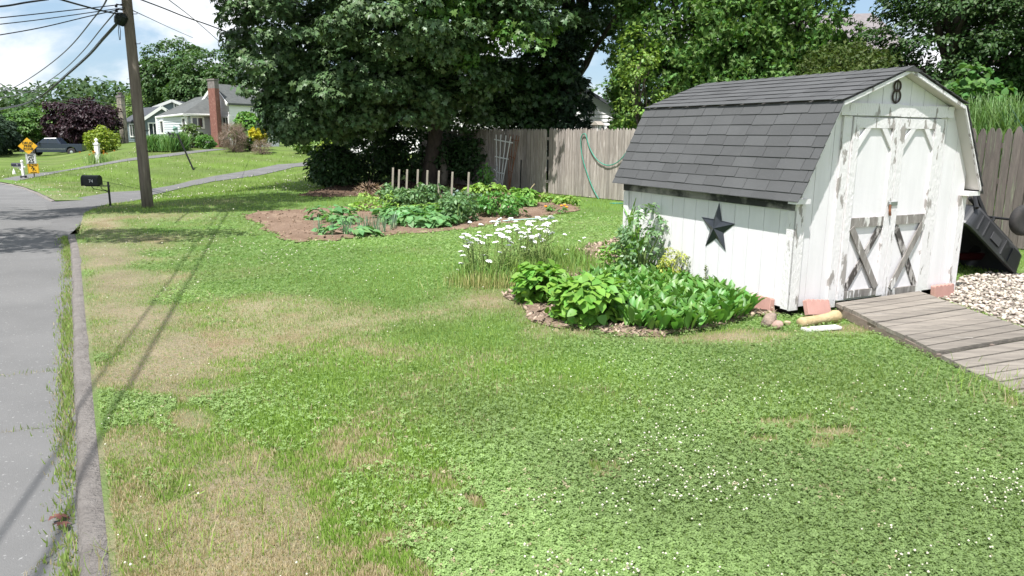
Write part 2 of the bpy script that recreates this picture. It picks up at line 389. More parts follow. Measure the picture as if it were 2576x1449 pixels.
def dense(pl, step):
    out = []
    for a, b in zip(pl[:-1], pl[1:]):
        n = max(1, int(math.hypot(b[0]-a[0], b[1]-a[1])/step))
        out += [(a[0]+(b[0]-a[0])*i/n, a[1]+(b[1]-a[1])*i/n) for i in range(n)]
    return out+[pl[-1]]
RD = dense(RE, .35)
ASPH = M('asphalt', (.175, .172, .168), (.142, .14, .137), sc=.7, rough=.93, bump=.45, bsc=160, c3=(.34, .335, .325), sc3=38, lo3=.62, hi3=.7, spec=.2)
rows = [-9.5, -7.5, -5.5, -4., -2.5, -1.2, -.5, -.2, 0.03]
V = []; 
for s in rows:
    for (x, y) in offs(RD, s): V.append((x, y, float(T(x, y))-.055+.02*min(1, abs(s)/3)))
n = len(RD); F = [(r*n+i, (r+1)*n+i, (r+1)*n+i+1, r*n+i+1) for r in range(len(rows)-1) for i in range(n-1)]
tag(npmesh('road', V, F, ASPH, smooth=True), kind='structure')
KERB = M('kerb_asphalt', (.27, .245, .225), (.20, .18, .165), sc=7, rough=.95, bump=1., bsc=35, bdist=.05, c3=(.16, .14, .125), sc3=4, lo3=.58, hi3=.72)
mouth = G(176, 588)[1]
ki = [i for i, p in enumerate(RD) if p[1] < mouth]
prof = [(-.02, -.14), (-.006, -.035), (.008, -.008), (.03, .002), (.105, .004), (.125, -.008), (.14, -.14)]
kl = [RD[i] for i in ki]; V = []; F = []
for j, (s, z) in enumerate(prof):
    for q, (x, y) in enumerate(offs(kl, s+0)):
        jx = .03*(vnoise(x, y, 4, .22)-.5); V.append((x+jx, y, float(T(x, y))+z+.014*(float(vnoise(x, y, 2, .3))-.5)*(0 < j < 6)))
n = len(kl); F = [(r*n+i, (r+1)*n+i, (r+1)*n+i+1, r*n+i+1)[::-1] for r in range(len(prof)-1) for i in range(n-1)]
tag(npmesh('kerb', V, F, KERB, smooth=True), kind='structure')
mouth2 = G(146, 505)[1]
kl = [p for p in RD if mouth2+.3 < p[1] < 44][:60]; V = []
for j, (s, z) in enumerate(prof):
    for (x, y) in offs(kl, s): V.append((x, y, float(T(x, y))+z-.02+.03*(float(vnoise(x, y, 2, .5))-.5)*(0 < j < 6)))
n = len(kl); F = [(r*n+i, (r+1)*n+i, (r+1)*n+i+1, r*n+i+1)[::-1] for r in range(len(prof)-1) for i in range(n-1)]
tag(npmesh('kerb', V, F, KERB, smooth=True), kind='structure')

def apron(x, y, base=.02):
    s = float(road_s(x, y)); return base-.065*float(ss(1.3, .0, s))
far_e = [G(*p)[:2] for p in ((146, 505), (200, 497), (281, 484), (355, 480), (481, 455), (537, 444), (644, 426), (700, 414), (832, 399), (930, 388))]
near_e = [G(*p)[:2] for p in ((930, 401), (832, 410), (742, 420), (644, 443), (537, 457), (481, 468), (381, 492), (277, 514), (215, 534), (206, 556), (172, 610))]
_m0, _m1 = np.array(far_e[0]), np.array(near_e[-1]); _in = np.array([-.35, -.2])
DRIVE = [tuple(_m0+_in+[-.1, .25])]+[tuple(p) for p in far_e[1:]]+[tuple(p) for p in near_e[:-1]]+[tuple(_m1+_in*.4)]
DRASPH = M('old_drive_asphalt', (.16, .157, .155), (.12, .118, .117), sc=2, rough=.95, bump=.5, bsc=120, c3=(.2, .19, .175), sc3=40)
sheet('driveway', DRIVE, DRASPH, z=apron, sub=.6)
def strip(name, mid, wd, mat, zf):
    mid = dense(chaikin(mid, 2), .8); V = []; 
    for s in (-wd/2, 0, wd/2):
        for (x, y) in offs(mid, s): V.append((x, y, float(T(x, y))+zf(x, y)))
    n = len(mid); F = [(r*n+i, (r+1)*n+i, (r+1)*n+i+1, r*n+i+1)[::-1] for r in range(2) for i in range(n-1)]
    return tag(npmesh(name, V, F, mat, smooth=True), kind='structure')
FD_px = [(-60, 466), (0, 458), (70, 443.5), (150, 429.5), (277, 411.5), (390, 396), (504, 380.5), (560, 375)]
FD_mid = [tuple(G(*p)[:2]) for p in FD_px]
strip('far_driveway', FD_mid, 1.1, DRASPH, apron)

# ================================================================== beds
SOILP = [tuple(G(*p)[:2]) for p in ((612, 543), (650, 536), (760, 530), (850, 521), (905, 515), (985, 500), (1100, 490), (1230, 487), (1330, 492), (1400, 505), (1455, 522), (1448, 532), (1360, 545), (1290, 560), (1150, 577), (1010, 592), (900, 598), (800, 607), (722, 612), (680, 585), (640, 560))]
SOIL = M('garden_soil', (.27, .19, .14), (.20, .135, .095), sc=1.6, rough=1, bump=1., bsc=22, bdist=.05, c3=(.36, .26, .19), sc3=3, spec=.1)
def ragged(P, amp=.10, step=.12):
    q = dense(list(P)+[P[0]], step)[:-1]; return [(a+amp*(float(fbm(a*1., b*1., 17, .35))-.5)*2.2, b+amp*(float(fbm(a, b, 19, .35))-.5)*2.2) for a, b in q]
SOILP = ragged(SOILP, .22, .2)
sheet('garden_soil', SOILP, SOIL, z=.012, sub=.2, bumpy=.07)
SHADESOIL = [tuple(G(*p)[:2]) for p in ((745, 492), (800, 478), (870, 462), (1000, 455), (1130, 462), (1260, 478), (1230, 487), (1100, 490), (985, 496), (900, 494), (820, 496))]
sheet('bare_soil', SHADESOIL, M('shaded_soil', (.13, .085, .06), (.08, .055, .04), sc=2, rough=1, bump=1, bsc=18, spec=.1), z=.012, sub=.4, bumpy=.05)  # same soil with the shade under the maple put into its colour
MULCHP = [tuple(G(*p)[:2]) for p in ((1270, 748), (1290, 715), (1330, 690), (1420, 640), (1560, 600), (1700, 640), (1800, 745), (1975, 796), (1895, 800), (1800, 833), (1660, 846), (1570, 851), (1480, 837), (1400, 826), (1335, 806), (1300, 772))]
MULCH = M('mulch', (.34, .25, .19), (.20, .14, .10), sc=22, rough=1, bump=1, bsc=60, bdist=.03, c3=(.45, .36, .28), sc3=30, spec=.1)
MULCHP = ragged(MULCHP, .14, .08)
sheet('mulch_bed', MULCHP, MULCH, z=.012, sub=.12, bumpy=.03)
GRAVP = [tuple(G(*p)[:2]) for p in ((2300, 735), (2385, 720), (2420, 700), (2500, 690), (2700, 700), (2900, 770), (2800, 890), (2618, 845), (2440, 780))]
sheet('gravel_bed', GRAVP, M('gravel_grit', (.42, .37, .32), (.28, .24, .2), sc=40, rough=1, bump=1, bsc=80), z=.008, sub=.2)

# ================================================================== shed frame of reference (used for exclusions too)
SX, SY, SYAW = 3.7446, 7.5114, .4614
SM = Matrix.Translation((SX, SY, 0)) @ Matrix.Rotation(SYAW, 4, 'Z')
SU = np.array([math.cos(SYAW), math.sin(SYAW), 0]); SV = np.array([-math.sin(SYAW), math.cos(SYAW), 0]); SO = np.array([SX, SY, 0])
def shed_w(u, v, z=0): return SO+u*SU+v*SV+np.array([0, 0, z])
SHEDP = [tuple(shed_w(u, v)[:2]) for u, v in ((-1.22, 0), (1.22, 0), (1.22, 2.7), (-1.22, 2.7))]
rA, rC = Gz(2104, 762, .13), Gz(2313, 732, .13); rB, rE_ = Gz(2359, 884, .07), Gz(2618, 839, .07); rF, rG = Gz(2454, 930, .05), Gz(2840, 870, .05)
RAMPP = [tuple(p[:2]) for p in (rA, rB, rF, rF+(rF-rB)*1.6, rG+(rG-rE_)*1.6, rG, rE_, rC)]

# ================================================================== ground sheet with its dry and green patches
PATCH = [  # px, py, rx, ry, strength : straw coloured dry turf in the photo
 (300, 715, 95, 45, .9), (270, 650, 60, 25, .55), (420, 700, 60, 30, .5), (330, 800, 90, 40, .5), (620, 870, 230, 45, .85), (470, 930, 200, 60, .65), (800, 800, 190, 45, .6), (640, 760, 130, 30, .4),
 (490, 1062, 55, 30, .95), (420, 985, 60, 16, .7), (370, 1130, 110, 50, .45), (610, 1230, 170, 120, .85), (500, 1370, 260, 90, .85), (330, 1300, 70, 90, .4), (740, 1310, 90, 80, .6), (1150, 780, 180, 40, .45), (1240, 745, 80, 26, .8), (1370, 790, 70, 30, .7),
 (960, 890, 120, 30, .5), (1350, 880, 90, 25, .35), (1560, 1180, 260, 60, .35), (1860, 845, 150, 18, .95), (2120, 832, 110, 16, .7), (2010, 1060, 36, 12, 1.1), (1940, 1068, 40, 9, 1.1), (1925, 1112, 42, 12, .9), (2100, 1090, 44, 10, 1.1), (2055, 1123, 35, 10, 1.1), (1985, 1085, 14, 6, .9),
 (2520, 1000, 130, 50, .35), (2000, 1190, 90, 50, .1), (2060, 1230, 60, 40, .1), (1650, 560, 110, 12, .3), (800, 530, 120, 10, .5), (420, 545, 160, 14, .5), (260, 560, 60, 14, .7), (560, 510, 140, 14, .4), (1700, 856, 220, 12, .6), (1420, 840, 120, 14, .5), (1170, 690, 50, 15, .4), (1220, 1080, 80, 30, .3)]
PW = []
for px, py, rx, ry, st in PATCH:
    c = G(px, py)[:2]; a = G(px+rx, py)[:2]-c; b = (G(px, py-ry)[:2]-G(px, py+ry)[:2])/2
    PW.append((c, np.linalg.inv(np.stack([a, b], 1)), st))
def dryness(x, y):
    x = np.asarray(x, float); y = np.asarray(y, float)
    n1 = fbm(x, y, 21, .9); n2 = fbm(x, y, 31, .28)
    s = road_s(x, y)
    d = .80*ss(3.0, .2, s)*ss(60, 20, y)*ss(.3, .75, fbm(x, y, 25, 1.3))
    for c, Mi, st in PW:
        qx = Mi[0, 0]*(x-c[0])+Mi[0, 1]*(y-c[1]); qy = Mi[1, 0]*(x-c[0])+Mi[1, 1]*(y-c[1])
        d = d+st*np.exp(-1.1*(qx*qx+qy*qy)**1.2)
    d = d+.45*(fbm(x, y, 41, 2.6)-.52)+.6*(n2-.5)+.5*(n1-.5)
    return np.clip(d, 0, 1.15)
def clover(x, y):
    return np.clip(ss(.36, .66, fbm(x, y, 61, 3.)+.35*ss(6.2, 3., y)*ss(-.9, .2, x)-.02), 0, 1)
def far_tone(x, y):      # mown stripes and tired turf beyond the drive
    return .5+.5*np.sin((x*.55+y*.83)*2*np.pi/2.1)
GRN_A = np.array([.245, .335, .098]); GRN_B = np.array([.270, .405, .085]); CLV = np.array([.235, .335, .122]); STRAW = np.array([.50, .42, .28]); TURF_D = np.array([.115, .205, .05])
def turf_col(x, y, k, v):
    """k: 0 grass, 1 clover; v random 0..1"""
    d = np.clip(dryness(x, y)*.95-.05, 0, 1)
    b = fbm(x, y, 71, 2.2)[:, None]; b = np.clip((b-.35)*3.3, 0, 1)
    g = GRN_A*(1-b)+GRN_B*b
    g = np.where((k > .5)[:, None], CLV*(.85+.35*b), g)
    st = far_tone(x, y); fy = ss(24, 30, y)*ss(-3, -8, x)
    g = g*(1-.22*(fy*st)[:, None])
    pd = d*.92+2.0*(fbm(x, y, 141, .13)-.5)*ss(.05, .4, d)
    p = (rng.uniform(size=len(x)) < np.clip(pd, 0, 1)*np.where(k > .5, .12, .95))
    sc_ = STRAW*(.8+.4*v[:, None]); g = g*(.80+.40*v[:, None])
    return np.where(p[:, None], sc_, g)

xs = np.concatenate([np.arange(-420, -60, 12), np.arange(-60, -16, .8), np.arange(-16, 12, .13), np.arange(12, 30, 1), np.arange(30, 420, 15)])
ys = np.concatenate([np.arange(-60, -10, 5), np.arange(-10, 1, .8), np.arange(1, 24, .13), np.arange(24, 66, .6), np.arange(66, 110, 4), np.arange(110, 700, 25)])
X, Y = np.meshgrid(xs, ys); x = X.ravel(); y = Y.ravel()
s = road_s(x, y)
z = T(x, y) - .26*ss(.3, .06, s)*ss(-11.5, -9.5, s) - .22*((s <= .06) & (s > -9.6))*0
dp = inpoly(x, y, DRIVE)
z = z - .05*dp*ss(2., .3, s)
fbmz = .03*(fbm(x, y, 5, 1.1)-.5)*ss(60, 20, y)*ss(.3, 1., np.abs(s)); z = z+fbmz*0
d = dryness(x, y); bb = np.clip((fbm(x, y, 71, 2.2)-.35)*3.3, 0, 1)[:, None]
near = ss(34, 14, y)[:, None]
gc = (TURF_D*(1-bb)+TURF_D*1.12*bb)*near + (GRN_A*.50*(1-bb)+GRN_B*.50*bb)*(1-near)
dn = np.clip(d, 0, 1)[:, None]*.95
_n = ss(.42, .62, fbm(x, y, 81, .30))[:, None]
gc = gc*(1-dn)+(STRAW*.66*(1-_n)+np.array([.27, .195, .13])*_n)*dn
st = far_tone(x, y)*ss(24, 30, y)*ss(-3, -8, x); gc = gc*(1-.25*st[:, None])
nx, ny = len(xs), len(ys)
idx = np.arange(nx*ny).reshape(ny, nx)
F = np.stack([idx[:-1, :-1], idx[:-1, 1:], idx[1:, 1:], idx[1:, :-1]], -1).reshape(-1, 4)
TURF = M('turf', (0, 0, 0), attr='Col', rough=.95, bump=.9, bsc=30, bdist=.04, spec=.1, c2=(.10, .18, .04), sc=26, lo=.5, hi=.75)
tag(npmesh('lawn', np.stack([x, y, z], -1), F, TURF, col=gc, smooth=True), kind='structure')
# verge strip along the kerb covers the step of the lawn sheet
def verge(pl, name):
    pl = [p for p in pl]; rows = [.1, .3, .55, .8, 1.05]; V = []; 
    for s_ in rows:
        V += [(x_, y_, float(T(x_, y_))+(.006 if s_ < 1 else -.004)) for x_, y_ in offs(pl, s_)]
    n = len(pl); V = np.array(V); F = [(r*n+i, (r+1)*n+i, (r+1)*n+i+1, r*n+i+1)[::-1] for r in range(len(rows)-1) for i in range(n-1)]
    dd = np.clip(dryness(V[:, 0], V[:, 1]), 0, 1)[:, None]
    cc_ = TURF_D*(1-dd)+STRAW*.7*(1-.5*fbm(V[:, 0], V[:, 1], 81, .35)[:, None])*dd
    tag(npmesh(name, V, F, TURF, col=cc_, smooth=True), kind='structure')
verge(dense([RD[i] for i in ki], .12), 'verge')
verge([p for p in RD if mouth2+.1 < p[1] < 40], 'verge')

# ================================================================== grass, clover, flowers (uncountable)
def excl(x, y, soft=True):
    m = road_s(x, y) < .13
    for P in (DRIVE, SHEDP, GRAVP, RAMPP): m |= inpoly(x, y, P)
    ds, _ = plinedist(x, y, SOILP[::4]+[SOILP[0]]); m |= inpoly(x, y, SOILP) & (rng.uniform(size=len(x)) < np.clip(.3+ds*2.2, 0, .985))
    mid, sg = plinedist(x, y, FD_mid); m |= mid < .55
    mm = inpoly(x, y, MULCHP); dm, _ = plinedist(x, y, MULCHP[::3]+[MULCHP[0]]); m |= mm & (rng.uniform(size=len(x)) < np.clip(.15+dm*1.9, 0, .93))
    m |= inpoly(x, y, SHADESOIL) & (rng.uniform(size=len(x)) < .9)
    return m
def sample(n, ymin=2.3, ymax=46, pw=1.):
    v = rng.uniform(1/ymax**pw, 1/ymin**pw, n); y = v**(-1/pw); x = rng.uniform(-.80, .80, n)*(y+.6); return x, y
LEAFM = M('lawn_leaf', (0, 0, 0), attr='Col', rough=.65, trans=.36, spec=.22, tcol=(1.25, 1.3, .7))
x, y = sample(800000); k = (rng.uniform(size=len(x)) < (.12+clover(x, y)*.66)).astype(float)
k *= (y < 16)*(dryness(x, y) < .42)
ok = ~excl(x, y); dd = dryness(x, y); ok &= rng.uniform(size=len(x)) > np.clip((dd-.6)*.9, 0, .45)
x, y, k = x[ok], y[ok], k[ok]; vv = rng.uniform(size=len(x)); colr = turf_col(x, y, k, vv)
z = T(x, y)
# clover trefoils
m = k > .5; n = m.sum(); P = np.stack([x[m], y[m], z[m]+rng.uniform(.008, .042, n)], -1)
nor = nrm(np.array([0, 0, 1.])+.36*rng.normal(size=(n, 3))); V, F = spread(CLOVER[0], CLOVER[1], frames(nor, rdir(n)), P, np.maximum(.0165, .0025*y[m])*rng.uniform(.5, 1.5, n))
tag(npmesh('clover_leaves', V, F, LEAFM, col=np.repeat(colr[m], 10, 0)), kind='stuff')
# grass blades
m = ~m; n = m.sum(); P = np.stack([x[m], y[m], z[m]-.004], -1)
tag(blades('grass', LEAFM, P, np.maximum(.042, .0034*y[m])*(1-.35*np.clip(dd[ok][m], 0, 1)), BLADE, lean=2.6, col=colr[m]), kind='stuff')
# white clover heads
x, y = sample(36000, 2.4, 52); c = fbm(x, y, 91, 1.1)*.6+.4*fbm(x, y, 95, .35)
lawn2 = (y > 22) & (x < -6)
pr = ss(.42, .75, c)*.75*(.2+.55*ss(5.5, 3.2, y)*ss(-.8, .6, x)+.9*ss(7.5, 9, y)*ss(12.5, 10.5, y)*ss(.3, -1.2, x))+lawn2*ss(.40, .60, c)*1.6
pr *= np.where(lawn2, 1, (1-.8*np.clip(dryness(x, y), 0, 1)))
ok = (rng.uniform(size=len(x)) < pr) & ~excl(x, y); x, y = x[ok], y[ok]; n = len(x)
oct_v = [(0, 0, .5), (.5, 0, 0), (.15, .47, 0), (-.4, .3, 0), (-.4, -.3, 0), (.15, -.47, 0), (0, 0, -.35)]
oct_f = [(0, 1, 2), (0, 2, 3), (0, 3, 4), (0, 4, 5), (0, 5, 1), (6, 2, 1), (6, 3, 2), (6, 4, 3), (6, 5, 4), (6, 1, 5)]
P = np.stack([x, y, T(x, y)+rng.uniform(.04, .085, n)], -1)
V, F = spread(oct_v, oct_f, frames(nrm(np.array([0, 0, 1.])+.3*rng.normal(size=(n, 3))), rdir(n)), P, np.maximum(.0125, np.minimum(.0019*y, .045+.0004*y))*rng.uniform(.7, 1.2, n))
tag(npmesh('clover_flowers', V, F, M('clover_white', (.62, .59, .46), isl=.15, rough=.8, hue=.02)), kind='stuff')
# rough tufts along the kerb and in the road cracks
kl = dense([RD[i] for i in ki], .02); kk = [p for p in kl if p[1] > 2.2]
pts = []; 
for (a, b) in kk:
    dens = float(fbm(a, b, 13, .8))
    for _ in range(int(max(0, (dens-.16))*60)):
        pts.append((a+R_.gauss(-.055, .036)-(.10*R_.random() if R_.random() < .12 else 0), b+R_.uniform(-.04, .04)))
pts = np.array(pts); s_ = road_s(pts[:, 0], pts[:, 1]); pts = pts[s_ < -.01]; P = np.column_stack([pts, T(pts[:, 0], pts[:, 1])-.08])
v = rng.uniform(size=len(P)); dd = rng.uniform(size=len(P)) < .5
colr = np.where(dd[:, None], STRAW*(.7+.4*v[:, None]), GRN_A*(.8+.5*v[:, None]))
tag(blades('kerb_weeds', LEAFM, P, np.where(dd, .045, np.maximum(.06, .0055*P[:, 1])), BLADE, lean=1.2, col=colr), kind='stuff')
pts = []
for line in (((-20, 948), (60, 940), (120, 934), (185, 928)), ((0, 1088), (80, 1078), (175, 1066)), ((60, 1449), (110, 1410), (190, 1350)), ((125, 1385), (150, 1375), (190, 1352)), ((140, 748), (178, 738))):
    q = dense([tuple(Gz(px, py, -.05)[:2]) for px, py in line], .008)
    for i, (a, b) in enumerate(q):
        for _ in range(1): pts.append((a+R_.gauss(0, .010), b+R_.gauss(0, .016), i/len(q)))
pts = np.array(pts); P = np.column_stack([pts[:, :2], T(pts[:, 0], pts[:, 1])-.053]); v = rng.uniform(size=len(P))
dd = rng.uniform(size=len(P)) < .75-.35*pts[:, 2]
colr = np.where(dd[:, None], STRAW*(.6+.5*v[:, None]), GRN_A*(.8+.5*v[:, None]))
tag(blades('crack_weeds', LEAFM, P, np.where(dd, .022, .035), BLADE, lean=3, col=colr), kind='stuff')
# taller seed-head tufts near the kerb foot
pts = []
for px, py, nn, sp in ((350, 1365, 60, .08), (420, 1345, 45, .07), (330, 1410, 45, .08), (500, 1395, 40, .08), (620, 1190, 40, .05), (560, 1290, 40, .05), (700, 1380, 40, .06), (450, 1240, 50, .06), (380, 1060, 40, .08), (540, 1130, 40, .05), (650, 1300, 30, .05), (2480, 990, 160, .22), (2550, 985, 120, .2)):
    c = G(px, py); pts.append(np.column_stack([rng.normal(c[0], sp, nn), rng.normal(c[1], sp, nn)]))
pts = np.concatenate(pts); P = np.column_stack([pts, T(pts[:, 0], pts[:, 1])]); v = rng.uniform(size=len(P))
colr = np.where((v < .35)[:, None], STRAW*.9, GRN_B*(.7+.6*v[:, None]))
tag(blades('grass_tufts', LEAFM, P, .095, NARROW, lean=2.2, col=colr), kind='stuff')
# pebbles
n = 5200; bx = np.array(GRAVP); x = rng.uniform(bx[:, 0].min(), bx[:, 0].max(), n); y = rng.uniform(bx[:, 1].min(), bx[:, 1].max(), n)
ok = inpoly(x, y, GRAVP) & ~inpoly(x, y, SHEDP) & ~inpoly(x, y, RAMPP); x, y = x[ok], y[ok]; n = len(x)
V, F = spread([(a*1.1, b*.8, c*.6) for a, b, c in [(0, 0, .5), (.5, 0, .1), (.15, .47, .1), (-.4, .3, .1), (-.4, -.3, .1), (.15, -.47, .1), (0, 0, -.35)]], oct_f, frames(nrm(np.array([0, 0, 1.])+.35*rng.normal(size=(n, 3))), rdir(n)), np.column_stack([x, y, rng.uniform(.012, .035, n)]), rng.uniform(.03, .075, n))
tag(npmesh('pebbles', V, F, M('pebble', (.46, .40, .335), isl=.5, hue=.02, rough=.8), smooth=True), kind='stuff')

# ================================================================== barn shed
WHITE = M('peeling_white_paint', (.79, .765, .765), (.69, .665, .665), sc=5, st=(1, 1, .35), rough=.75, bump=.5, bsc=45, bdist=.01, c3=(.42, .39, .36), sc3=7, lo3=.66, hi3=.69)
WALLW = M('white_wall_paint', (.80, .772, .785), (.74, .715, .725), sc=3, st=(3, 3, .5), rough=.8, bump=.55, bsc=60, bdist=.008, c3=(.62, .60, .58), sc3=2.2, lo3=.66, hi3=.8)
PEEL = M('bare_flaking_trim', (.78, .75, .75), (.36, .33, .31), sc=6.5, st=(1.6, 1.6, .5), lo=.585, hi=.615, rough=.85, bump=.9, bsc=40, bdist=.015)
GREYW = M('grey_weathered_wood', (.33, .305, .28), (.20, .18, .165), sc=6, st=(3, 3, .5), rough=.9, bump=.9, bsc=40, bdist=.012, c3=(.72, .70, .67), sc3=5, lo3=.56, hi3=.60)
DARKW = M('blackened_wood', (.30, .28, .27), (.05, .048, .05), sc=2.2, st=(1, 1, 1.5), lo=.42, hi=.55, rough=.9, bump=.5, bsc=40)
BLACKROT = M('rotten_dark_wood', (.085, .075, .07), (.45, .42, .40), sc=9, st=(2, 2, .7), lo=.47, hi=.55, rough=.95, bump=1, bsc=30)
SHING = M('asphalt_shingle', (.086, .087, .088), (.10, .101, .102), sc=1.1, rough=.95, bump=.7, bsc=220, isl=.09, c3=(.16, .16, .165), sc3=120, lo3=.62, hi3=.7, spec=.15, bdist=.006)
INK = M('black_iron', (.022, .020, .02), (.05, .035, .028), sc=20, rough=.6, bump=.3)
DARKM = M('dark_void', (.02, .018, .017), rough=1)
ZP, WB, ZB, WE, ZE, LS = 2.352, .88, 2.025, 1.306, 1.189, 2.761
OF, OB, ZG = .13, .10, .10
def ztop(u):
    u = abs(u); return (ZP-(ZP-ZB)*u/WB if u <= WB else ZB-(ZB-ZE)*(u-WB)/(WE-WB))-.035
shed = thing('barn_shed', (SX, SY, 0), 'small white gambrel roofed barn shed with peeling double doors and grey shingles', 'shed', rz=SYAW)
mb = MB()
brk = [-1.22, -WB, 0, WB, 1.22]
def gpoly(u0, u1, z0): 
    us = [u0]+[b for b in (-WB, 0, WB) if u0 < b < u1]+[u1]
    return [(u0, z0), (u1, z0)]+[(u, ztop(u)) for u in us[::-1]]
# body behind the boards (front and back gables, side walls)
mb.prism([(u, .005, z) for u, z in gpoly(-1.215, 1.215, ZG+.01)], (0, LS-.010, 0))
for sgn, v0 in ((1, 0), (-1, LS)):
    u = -1.22
    while u < 1.2199:
        u1 = min(1.22, u+.203-.006)
        mb.prism([(q, v0, z) for q, z in gpoly(u, u1, ZG+.0)], (0, .0035*sgn, 0)); u += .203
mb.build('front_wall', WALLW, shed)
for side in (-1, 1):
    mb = MB(); v = .0
    while v < LS-.001:
        v1 = min(LS, v+.203-.006); wob = R_.uniform(-.003, .003)
        mb.box(min(1.22*side, 1.2165*side), max(1.22*side, 1.2165*side), v, v1, ZG+wob-.01, 1.06); v += .203
    mb.build('side_wall', WALLW, shed)
# skid beams
mb = MB()
for u in (-1.1, -.3, .3, 1.1): mb.box(u-.06, u+.06, .05, LS-.05, 0, ZG+.02)
mb.build('skid', DARKM, shed)
# roof: slab, then shingle courses
mb = MB()
outer = [(-WE, ZE), (-WB, ZB), (0, ZP), (WB, ZB), (WE, ZE)]
low = [(u, z-.03) for u, z in outer]
vs_ = [(u, -OF+.01, z-.006) for u, z in outer]+[(u, -OF+.01, z) for u, z in low]; n5 = 5
vs_ += [(u, LS+OB-.01, z) for (u, _, z) in vs_]
fs_ = [(i, i+1, i+11, i+10) for i in range(4)]+[(5+i+1, 5+i, 15+i, 15+i+1) for i in range(4)]+[(i+1, i, 5+i, 6+i) for i in range(4)]+[(10+i, 11+i, 16+i, 15+i) for i in range(4)]+[(0, 10, 15, 5), (14, 4, 9, 19)]
mb.add(vs_, fs_); roof = mb.build('roof', M('roof_deck', (.60, .57, .53), rough=.9), shed)
def course(mb, sgn, a, b, k, nk, curl=0.):
    """tabs of one course from point a (lower) to b (upper) on the slope"""
    ex = 1/nk; du, dz = b[0]-a[0], b[1]-a[1]; ln = math.hypot(du, dz); nx_, nz_ = -dz/ln, du/ln
    if nz_ < 0: nx_, nz_ = -nx_, -nz_
    if nz_ < .01: pass
    v = -OF-R_.uniform(0, .3) if k % 2 else -OF-.15-R_.uniform(0, .03)
    t0 = k*ex; t1 = min(1, (k+1.25)*ex)
    while v < LS+OB:
        wd = .30+R_.uniform(-.012, .012); v0 = max(-OF-.012, v+.0025); v1 = min(LS+OB+.012, v+wd-.0025); v += wd
        if v1-v0 < .01: continue
        j0 = R_.uniform(-.004, .004); lift = .011+R_.uniform(0, .004); th = .005
        P = []
        for (t_, h) in ((t0+j0, lift+curl), (t1, .003)):
            for q in (0, th):
                P.append((sgn*(a[0]+du*t_)+sgn*nx_*(h+q), a[1]+dz*t_+nz_*(h+q)))
        (a0, a1, b0, b1) = P
        vs = [(a0[0], v0, a0[1]), (a0[0], v1, a0[1]), (a1[0], v1, a1[1]), (a1[0], v0, a1[1]), (b0[0], v0, b0[1]), (b0[0], v1, b0[1]), (b1[0], v1, b1[1]), (b1[0], v0, b1[1])]
        mb.add(vs, [(0, 1, 2, 3), (3, 2, 6, 7), (0, 3, 7, 4), (1, 5, 6, 2), (0, 4, 5, 1), (4, 7, 6, 5)])
mb = MB()
for sgn in (-1, 1):
    for k in range(8): course(mb, sgn, (WE, ZE), (WB, ZB), k, 8)
    for k in range(7): course(mb, sgn, (WB+.03, ZB+.004), (0, ZP+.006), k, 7)
    # drip course turning out at the eave
    v = -OF
    while v < LS+OB:
        v1 = min(LS+OB+.01, v+.3005); u0, u1 = sgn*(WE+.004), sgn*(WE+.05)
        mb.add([(u0, v, ZE+.012), (u0, v1, ZE+.012), (u1, v1, ZE-.062-.006*R_.random()), (u1, v, ZE-.062), (u0, v, ZE+.004), (u0, v1, ZE+.004), (u1, v1, ZE-.070), (u1, v, ZE-.070)],
               [(0, 1, 2, 3), (7, 6, 5, 4), (0, 3, 7, 4), (1, 5, 6, 2), (2, 6, 7, 3)]); v += .3
v = -OF-.012
while v < LS+OB:      # ridge cap
    v1 = min(LS+OB+.012, v+.2)
    mb.add([(-.13, v, ZP-.034), (0, v, ZP+.024), (.13, v, ZP-.034), (-.13, v1, ZP-.042), (0, v1, ZP+.012), (.13, v1, ZP-.042)], [(0, 1, 4, 3), (1, 2, 5, 4), (0, 2, 1)]); v += .16
mb.build('shingles', SHING, roof)
# rake trim along the front and back gable edges
for v0 in (-OF, LS+OB-.02):
    mb = MB()
    for i in range(4):
        (u0, z0), (u1, z1) = outer[i], outer[i+1]
        mb.prism([(u0, v0, z0-.004), (u1, v0, z1-.004), (u1, v0, z1-.040), (u0, v0, z0-.040)], (0, .02, 0))
    mb.build('rake_trim', PEEL, shed)
mb = MB()
for sg in (-1, 1):
    mb.box(min(sg*1.17, sg*1.34), max(sg*1.17, sg*1.34), -OF-.02, -.002, ZE-.085, ZE-.045)
for sg in (-1, 1):
    o_ = MB(); o_.box(min(sg*1.16, sg*1.345), max(sg*1.16, sg*1.345), -.10, -.003, ZE-.09, ZE-.045); o_.build('eave_return', WHITE, shed)
# frieze boards under the eaves (mildewed on the side we see), corner boards
for sg in (-1, 1):
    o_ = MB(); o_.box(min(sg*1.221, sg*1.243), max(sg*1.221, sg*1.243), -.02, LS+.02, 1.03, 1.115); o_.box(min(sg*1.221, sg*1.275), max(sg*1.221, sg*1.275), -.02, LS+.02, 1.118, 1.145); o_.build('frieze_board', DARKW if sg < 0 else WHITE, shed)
    o_ = MB(); o_.box(min(sg*1.222, sg*1.245), max(sg*1.222, sg*1.245), -.022, .085, ZG-.02, 1.025); o_.box(min(sg*1.13, sg*1.245), max(sg*1.13, sg*1.245), -.0235, -.002, ZG-.025, 1.10)
    o_.build('corner_board', PEEL, shed)
    o_ = MB(); o_.box(min(sg*1.222, sg*1.242), max(sg*1.222, sg*1.242), LS-.09, LS+.01, ZG-.02, 1.025); o_.build('corner_board', WHITE, shed)
